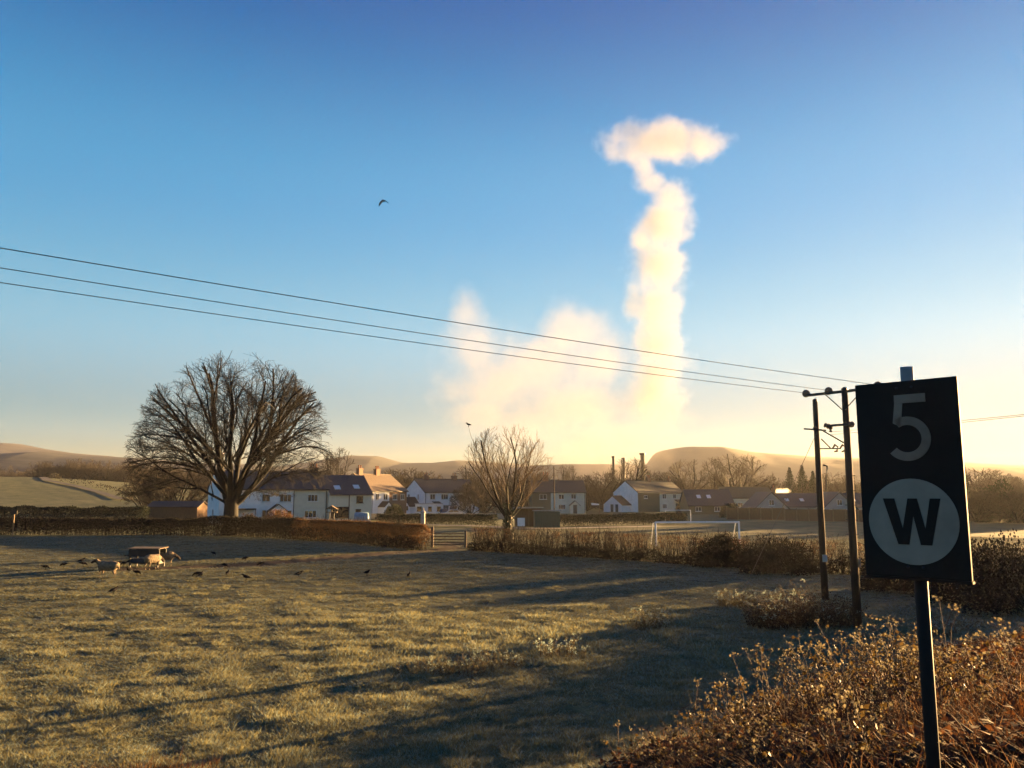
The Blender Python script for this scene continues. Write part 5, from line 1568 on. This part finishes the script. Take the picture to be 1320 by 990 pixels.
def weed(name, label, loc, rx, ry, h, n, seed, leaf=.05, heads=.5, mat='weed', group='weeds in the field', leaves=8, cat='weeds'):
    """a stand of dead stems with curled leaves and seed heads"""
    r = np.random.default_rng(seed)
    a = r.uniform(0, 6.28, n); q = np.sqrt(r.uniform(0, 1, n))
    b = np.stack([rx * q * np.cos(a), ry * q * np.sin(a), np.zeros(n)], -1)
    b[:, 2] = gh(b[:, 0] + loc[0], b[:, 1] + loc[1]) - loc[2]
    d = np.stack([np.cos(a) * .3 + r.normal(0, .25, n), np.sin(a) * .3 + r.normal(0, .25, n), np.ones(n)], -1); d /= np.linalg.norm(d, axis=1, keepdims=True)
    H = h * r.uniform(.45, 1.1, n) * (1.1 - .5 * q)
    S = [[], [], [], []]; p = b.copy(); LP = []
    for k in range(4):
        e = p + d * (H / 4)[:, None]
        S[0].append(p); S[1].append(e); S[2].append(np.full(n, .007 - .0012 * k)); S[3].append(np.full(n, .0058 - .0012 * k))
        for _ in range(max(1, leaves // 4)): LP.append(p + (e - p) * r.uniform(0, 1, (n, 1)) + r.normal(0, .02, (n, 3)))
        if k >= 2:
            d2 = d + r.normal(0, .6, (n, 3)); t2 = e + d2 * .12 * h; S[0].append(e); S[1].append(t2); S[2].append(np.full(n, .004)); S[3].append(np.full(n, .003)); LP.append(t2)
        p = e; d = d + r.normal(0, .16, (n, 3)) - np.array([0, 0, .04]); d /= np.linalg.norm(d, axis=1, keepdims=True)
    hd = p[r.uniform(0, 1, n) < heads]
    HP = np.repeat(hd, 9, 0) + r.normal(0, .028, (len(hd) * 9, 3))
    o = empty(name, loc)
    link('stems', segs_mesh(name + '_stems', *[np.concatenate(s_) for s_ in S], 3), MT['weed_stem'], o)
    V, Ft = leaf_quads(np.concatenate(LP), leaf, seed)
    link('leaves', mesh_np(name + '_leaves', V, Ft), MT[mat], o)
    if len(HP):
        V, Ft = leaf_quads(HP, leaf * .8, seed + 1, .3)
        link('seed_heads', mesh_np(name + '_heads', V, Ft), MT['frost_blade'], o)
    tag(o, label, cat, group)
    return o


def wl_(px, py):
    p = hit(px, py); p.z = ghf(p.x, p.y); return p


weed('thistle_clump', 'spiky frosted thistle clump in the middle of the field', wl_(724, 850), .62, .4, .75, 46, 1, .05, .9)
weed('weed_clump', 'low round weed clump right of the thistles, further off', wl_(836, 812), .6, .45, .85, 60, 2, .055, .5)
weed('bramble_patch', 'large dark bramble patch in the field left of the utility poles', wl_(1035, 808), 1.9, .9, 1.35, 420, 3, .06, .15, 'dark_weed', leaves=16)
weed('weed_clump', 'yellowish weed clump at the left end of the dark bramble patch', wl_(950, 782), .75, .5, .75, 110, 4, .055, .6)
weed('weed_clump', 'thin straw weeds in the field, leftmost clump', wl_(548, 868), .8, .5, .42, 60, 5, .035, .4)
weed('weed_clump', 'thin straw weeds left of the thistle clump', wl_(640, 860), .7, .45, .5, 70, 6, .035, .5)
weed('weed_clump', 'low straw weeds between the two thin clumps', wl_(600, 868), .7, .45, .45, 60, 7, .035, .4)
weed('weed_clump', 'tall frosted weeds right of the sign post before the dark bushes', wl_(1220, 822), 1.0, .6, .8, 90, 8, .05, .9)

# ------------------------------------------------------------------ the overgrown bank
MT['bramble_leaf'] = M('bramble_leaf', (.02, .014, .004), var=.5, scale=9, c2=(.08, .052, .016), trans=.5, rough=.6)
MT['rime'] = M('rimed_leaf', (.13, .11, .065), var=.3, scale=9, trans=.4)
MT['cane'] = M('bramble_cane', (.09, .045, .025), var=.4, scale=10)
MT['bracken_b'] = M('bracken_frond', (.04, .016, .006), var=.5, scale=5, c2=(.12, .05, .016), trans=.45, rough=.8)
MT['bracken_d'] = M('bracken_stalk', (.04, .018, .008), var=.5, scale=5, c2=(.11, .052, .02), trans=.3, rough=.8)


def frond_clump(name, n, seed, L_=.5):
    """dead bracken: arching stalks with short broken leaflets"""
    r = np.random.default_rng(seed); V = []; Ft = []; mi = []
    def tri(a, b, c, m):
        i = len(V); V.extend([a, b, c]); Ft.append((i, i + 1, i + 2)); mi.append(m)
    for k in range(n):
        a = r.uniform(0, 6.28); d = np.array([math.cos(a), math.sin(a), 0]); base = np.append(r.normal(0, .09, 2), 0)
        ln = L_ * r.uniform(.5, 1.25); lift = r.uniform(.35, 1.0); side = np.array([-d[1], d[0], 0]); p = base; ns = 6
        for s in range(ns):
            t = (s + 1) / ns
            q = base + d * ln * t * (1.2 - .6 * lift) + np.array([0, 0, ln * lift * (t * 1.25 - t * t * .75)]) + r.normal(0, .01, 3)
            tri(p - side * .004, p + side * .004, q, 1)
            if s > 0:
                for sg in (-1, 1):
                    w = ln * .3 * (1.1 - t) * r.uniform(.5, 1.2)
                    tip = p + side * sg * w + d * w * .4 + np.array([0, 0, r.uniform(-.5, .15) * w])
                    tri(p, p + (q - p) * .75, tip, 0)
            p = q
    return mesh_np(name, np.array(V), np.array(Ft), mi=mi)


def bank_points(n, cond, seed, rmin=2.5, rmax=24, a0=-8, a1=42):
    r = np.random.default_rng(seed); out = []
    rr2 = np.exp(r.uniform(math.log(rmin), math.log(rmax), n)); an = r.uniform(R(a0), R(a1), n)
    x = rr2 * np.sin(an); y = rr2 * np.cos(an); k = cond(x, y, r)
    x = x[k]; y = y[k]
    return np.stack([x, y, gh(x, y)], -1), r


def cond_bank(x, y, r):
    s_ = bank_s(x, y) + 1.6 * fbm(x / 2, y / 2, 2, 90)
    edge = sstep(-.6, -2.6, s_) * sstep(.2, 2.2, x - .06 * y + fbm(x, y, 2, 91))
    return r.uniform(0, 1, len(x)) < edge


P, r = bank_points(9000, cond_bank, 5)
ssc = 1.25 * r.uniform(.55, 1.25, len(P)) * np.clip(.75 + 1.5 * fbm(P[:, 0] / 1.7, P[:, 1] / 1.7, 2, 95), .4, 1.5)
o = scatter('dead_bracken', P, r.uniform(0, 6.28, len(P)), np.stack([ssc, ssc, ssc], -1), [frond_clump('frond', 16, k, .5) for k in range(6)], [MT['bracken_b'], MT['bracken_d']])
tag(o, 'matted brown dead bracken covering the railway bank', 'bracken', kind='stuff')
P, r = bank_points(5000, cond_bank, 6)
ssc = r.uniform(.6, 1.3, len(P))
o = scatter('dry_grass', P, r.uniform(0, 6.28, len(P)), np.stack([ssc, ssc, ssc], -1), [blade_clump('dry_tuft', 26, .1, .34, .5, .008, 1.2, seed=20 + k, segs=3, matmix=.4) for k in range(4)], [MT['bracken_b'], MT['dead']])
tag(o, 'dry straw grass growing through the bracken on the bank', 'grass', kind='stuff')


def cond_left(x, y, r):
    px = 660 + x / y * F; py = 637 + 4.5 / y * F
    return (r.uniform(0, 1, len(x)) < sstep(925, 968, py + 50 * fbm(x, y, 2, 97)) * sstep(360, 90, px) * .95)


P, r = bank_points(9000, cond_left, 8, 8, 15, -40, -8)
ssc = r.uniform(.5, 1.1, len(P))
o = scatter('dry_grass', P, r.uniform(0, 6.28, len(P)), np.stack([ssc, ssc, ssc], -1), [blade_clump('rust_tuft', 22, .1, .3, .5, .008, .9, seed=30 + k, segs=3, matmix=.3) for k in range(4)], [MT['bracken_b'], MT['dead']])
tag(o, 'rusty dry grass at the bottom left corner of the field', 'grass', kind='stuff')


def bramble(label, loc, n, reach, h, seed, leaf=.05, tips=.7):
    """arching canes from a root, yellowing leaves along them and rimed clusters at the tips"""
    r = np.random.default_rng(seed); S = [[], [], [], []]; LP = []; TP = []
    for k in range(n):
        a = r.uniform(0, 6.28); d = np.array([math.cos(a), math.sin(a), 0]); ln = reach * r.uniform(.4, 1.15); H = h * r.uniform(.5, 1.15)
        b = np.append(r.normal(0, .22, 2), 0); b[2] = ghf(b[0] + loc[0], b[1] + loc[1]) - loc[2]
        pk = r.uniform(.5, .9); p = b; ns = 8
        for s in range(ns):
            t = (s + 1) / ns
            q = b + d * ln * t + np.array([0, 0, H * (2 * t / pk - (t / pk) ** 2) * .95]) + r.normal(0, .015, 3)
            S[0].append(p); S[1].append(q); S[2].append(.007 - .0005 * s); S[3].append(.0065 - .0005 * s)
            for _ in range(0 if s < 2 else 1 if s < 5 else 2): LP.append(p + (q - p) * r.uniform() + r.normal(0, .03, 3))
            if s > 2 and r.random() < .5:
                e = q + np.array([*r.normal(0, .09, 2), r.uniform(.05, .2)]); S[0].append(q); S[1].append(e); S[2].append(.004); S[3].append(.002)
                for _ in range(2): LP.append(e + r.normal(0, .025, 3))
                if r.random() < tips: TP += [e + r.normal(0, .02, 3) for _ in range(5)]
            p = q
        if r.random() < tips: TP += [p + r.normal(0, .028, 3) for _ in range(7)]
    for k in range(n // 3):
        b = np.append(r.normal(0, reach * .45, 2), 0); b[2] = ghf(b[0] + loc[0], b[1] + loc[1]) - loc[2]
        d = np.array([*r.normal(0, .22, 2), 1.]); p = b
        for s in range(5):
            q = p + d * h * r.uniform(.2, .3); S[0].append(p); S[1].append(q); S[2].append(.0055 - .0006 * s); S[3].append(.005 - .0006 * s); p = q; d = d + np.append(r.normal(0, .12, 2), 0)
        for j in range(5):
            e = p + np.array([*r.normal(0, .05, 2), r.uniform(.0, .07)]); S[0].append(p); S[1].append(e); S[2].append(.003); S[3].append(.002); TP += [e + r.normal(0, .012, 3) for _ in range(2)]
    o = empty('bramble_bush', loc)
    tag(link('canes', segs_mesh('bramble_canes', np.array(S[0]), np.array(S[1]), np.array(S[2]), np.array(S[3]), 4), MT['cane'], o), kind='stuff')
    LP = np.array(LP); V, Ft = leaf_quads(LP[::2], leaf * 1.25, seed, .2, .75); V2, F2 = leaf_quads(LP[1::2], leaf * .6, seed + 5, .0, .6); Ft = np.concatenate([Ft, F2 + len(V)]); V = np.concatenate([V, V2]); link('leaves', mesh_np('bramble_leaves', V, Ft), MT['bramble_leaf'], o)
    if TP:
        V, Ft = leaf_quads(np.array(TP), leaf * .7, seed + 1, .4, .8); tag(link('rimed_tips', mesh_np('bramble_tips', V, Ft), MT['rime'], o), kind='stuff')
    tag(o, label, 'bramble', 'bramble bushes on the bank')


def bank_at(px, Y):
    x = xat(px, Y, 1.5); return Vector((x, Y, ghf(x, Y)))


for k, (px, Y, n, reach, h, lab) in enumerate((
    (860, 12.5, 16, .75, .5, 'small bramble at the left tip of the overgrown bank'),
    (930, 13.5, 22, .8, .75, 'yellowing bramble rising above the left part of the bank'),
    (985, 12.0, 26, .9, .8, 'bramble with rimed tips left of the tallest bramble'),
    (1045, 13.0, 30, .95, .9, 'bramble with tall rimed shoots below the utility poles'),
    (1100, 11.5, 34, 1.0, .95, 'tallest bramble on the bank, left of the sign post'),
    (1150, 12.0, 34, 1.0, 1.0, 'leafy golden bramble touching the sign post from the left'),
    (1180, 10.0, 26, .9, .7, 'bramble directly behind the sign post'),
    (1235, 11.0, 24, .9, .7, 'bramble right of the sign post in front of dark ground'),
    (1290, 9.5, 22, .9, .6, 'bramble on the bank near the right picture edge'),
    (1000, 8.5, 20, .8, .45, 'low reddish bramble near the bottom edge, middle of the bank'),
    (1110, 7.5, 22, .8, .5, 'low bramble near the bottom edge left of the sign post'),
    (900, 10.2, 16, .7, .4, 'sprawling bramble at the bottom edge of the bank'))):
    bramble(lab, bank_at(px, Y), int(n * .95), reach, h, 200 + k)
# ------------------------------------------------------------------ drifting steam and the air
def steam(name, label, blobs, density, nscale, soft, disp, pad=1.62, color=(1, 1, 1), g=.35, step=.12):
    """blobs: (centre, radii). The hull only bounds the cloud; density fades out inside it"""
    c0 = sum((Vector(b[0]) for b in blobs), Vector()) / len(blobs)
    bm = bmesh.new()
    for c, rr in blobs:
        m_ = Matrix.Translation(Vector(c) - c0) @ Matrix.Diagonal((rr[0] * pad, rr[1] * pad, rr[2] * pad, 1))
        bmesh.ops.create_icosphere(bm, subdivisions=3, radius=1, matrix=m_)
    me = bpy.data.meshes.new(name); bm.to_mesh(me); bm.free()
    tmp = bpy.data.objects.new('tmp', me); col.objects.link(tmp)
    rm = tmp.modifiers.new('r', 'REMESH'); rm.mode = 'VOXEL'; rm.voxel_size = max(.4, min(b[1][0] for b in blobs) * .22)
    dg = bpy.context.evaluated_depsgraph_get()
    hull = bpy.data.meshes.new_from_object(tmp.evaluated_get(dg)); hull.name = name
    bpy.data.objects.remove(tmp); bpy.data.meshes.remove(me)
    m = bpy.data.materials.new(name + '_vapour'); m.use_nodes = True
    t = m.node_tree; N = t.nodes; L = t.links.new; N.clear()
    out = N.new('ShaderNodeOutputMaterial'); pv = N.new('ShaderNodeVolumePrincipled'); L(pv.outputs[0], out.inputs[1])
    pv.inputs['Color'].default_value = (*color, 1); pv.inputs['Anisotropy'].default_value = g
    tc = N.new('ShaderNodeTexCoord')
    nz = N.new('ShaderNodeTexNoise'); nz.inputs['Scale'].default_value = nscale; nz.inputs['Detail'].default_value = 7; nz.inputs['Roughness'].default_value = .62
    L(tc.outputs['Object'], nz.inputs['Vector'])
    last = None
    for c, rr in blobs:
        q = Vector(c) - c0
        mp = N.new('ShaderNodeMapping'); mp.vector_type = 'TEXTURE'; mp.inputs['Location'].default_value = q; mp.inputs['Scale'].default_value = rr
        L(tc.outputs['Object'], mp.inputs[0])
        ln = N.new('ShaderNodeVectorMath'); ln.operation = 'LENGTH'; L(mp.outputs[0], ln.inputs[0])
        v = ln.outputs['Value']
        if last is not None:
            mn = N.new('ShaderNodeMath'); mn.operation = 'SMOOTH_MIN'; mn.inputs[2].default_value = .25; L(last, mn.inputs[0]); L(v, mn.inputs[1]); v = mn.outputs[0]
        last = v
    a = N.new('ShaderNodeMath'); a.operation = 'MULTIPLY_ADD'; L(nz.outputs['Fac'], a.inputs[0]); a.inputs[1].default_value = disp; L(last, a.inputs[2])   # dist + noise
    mr = N.new('ShaderNodeMapRange'); mr.interpolation_type = 'SMOOTHSTEP'
    mr.inputs[1].default_value = 1.3 + disp * .5; mr.inputs[2].default_value = 1.3 + disp * .5 - soft; mr.inputs[3].default_value = 0; mr.inputs[4].default_value = density
    L(a.outputs[0], mr.inputs[0]); L(mr.outputs[0], pv.inputs['Density'])
    m.volume_intersection_method = 'FAST' if hasattr(m, 'volume_intersection_method') else m.volume_intersection_method
    o = link(name, hull, m, loc=c0)
    try: m.cycles.homogeneous_volume = False
    except Exception: pass
    tag(o, label, 'smoke', kind='stuff')
    return o


rs_ = random.Random(3)
SY = 245.0
k_ = SY / F


def blob(px, py, rx, rz, ry=None, Y=SY):
    kk = Y / F
    return (at(px, py, Y), (rx * kk, (ry or min(rx, rz)) * kk, rz * kk))


column = [blob(850, 183, 68, 27, 30), blob(806, 195, 30, 15), blob(905, 187, 32, 20), blob(862, 167, 32, 18),
          blob(830, 218, 17, 22), blob(842, 236, 18, 16), blob(866, 252, 26, 22), blob(854, 292, 33, 34), blob(848, 342, 34, 38), blob(843, 392, 33, 38), blob(846, 440, 31, 40), blob(852, 478, 33, 30), blob(847, 505, 33, 26)]
column = column[:5] + [(c, (r_[0] * 1.02, r_[1] * 1.0, r_[2])) for c, r_ in column[5:]]
column += [(c + Vector((rs_.uniform(-1, 1) * r_[0] * .8, rs_.uniform(-.6, .6) * r_[1], rs_.uniform(-.8, .8) * r_[2])), tuple(v * rs_.uniform(.35, .55) for v in r_)) for c, r_ in column[6:]]
steam('steam', 'tall white steam column topped by a flat drifting puff of cloud', column, .095, .12, 1.0, 2.5, color=(.47, .49, .53), g=.1)
bank = [blob(738, 428, 48, 42, 40), blob(700, 470, 80, 46, 45), blob(770, 470, 60, 44, 40), blob(603, 404, 26, 32, 26), blob(612, 452, 42, 44, 40), blob(640, 496, 78, 42, 45),
        blob(740, 520, 90, 44, 45), blob(770, 570, 62, 44, 40), blob(690, 545, 70, 40, 40), blob(620, 535, 50, 30, 35), blob(795, 600, 42, 24, 30), blob(838, 528, 46, 42), blob(820, 566, 48, 36)]
steam('steam', 'low wide bank of pale smoke drifting left of the steam column', bank, .027, .085, 1.1, 2.4, color=(.5, .47, .45), g=.1)
puff = [blob(1006, 634, 10, 4, 5, 175), blob(1000, 636, 6, 3, 4, 175), blob(1013, 633, 6, 3.4, 4, 175)]
steam('chimney_smoke', 'small warm puff of smoke over the bungalow roof', puff, .5, .9, .8, .8)

hb = MB().box(-2750, 2750, -2750, 2750, -4, 136)
hz = hb.build('haze', [])
hm = bpy.data.materials.new('winter_air'); hm.use_nodes = True
t = hm.node_tree; t.nodes.clear()
ho = t.nodes.new('ShaderNodeOutputMaterial'); hv = t.nodes.new('ShaderNodeVolumePrincipled'); t.links.new(hv.outputs[0], ho.inputs[1])
hv.inputs['Color'].default_value = (.97, .97, .97, 1); hv.inputs['Density'].default_value = HAZE_DENSITY; hv.inputs['Anisotropy'].default_value = .4
hz.data.materials.append(hm)
tag(hz, kind='stuff')
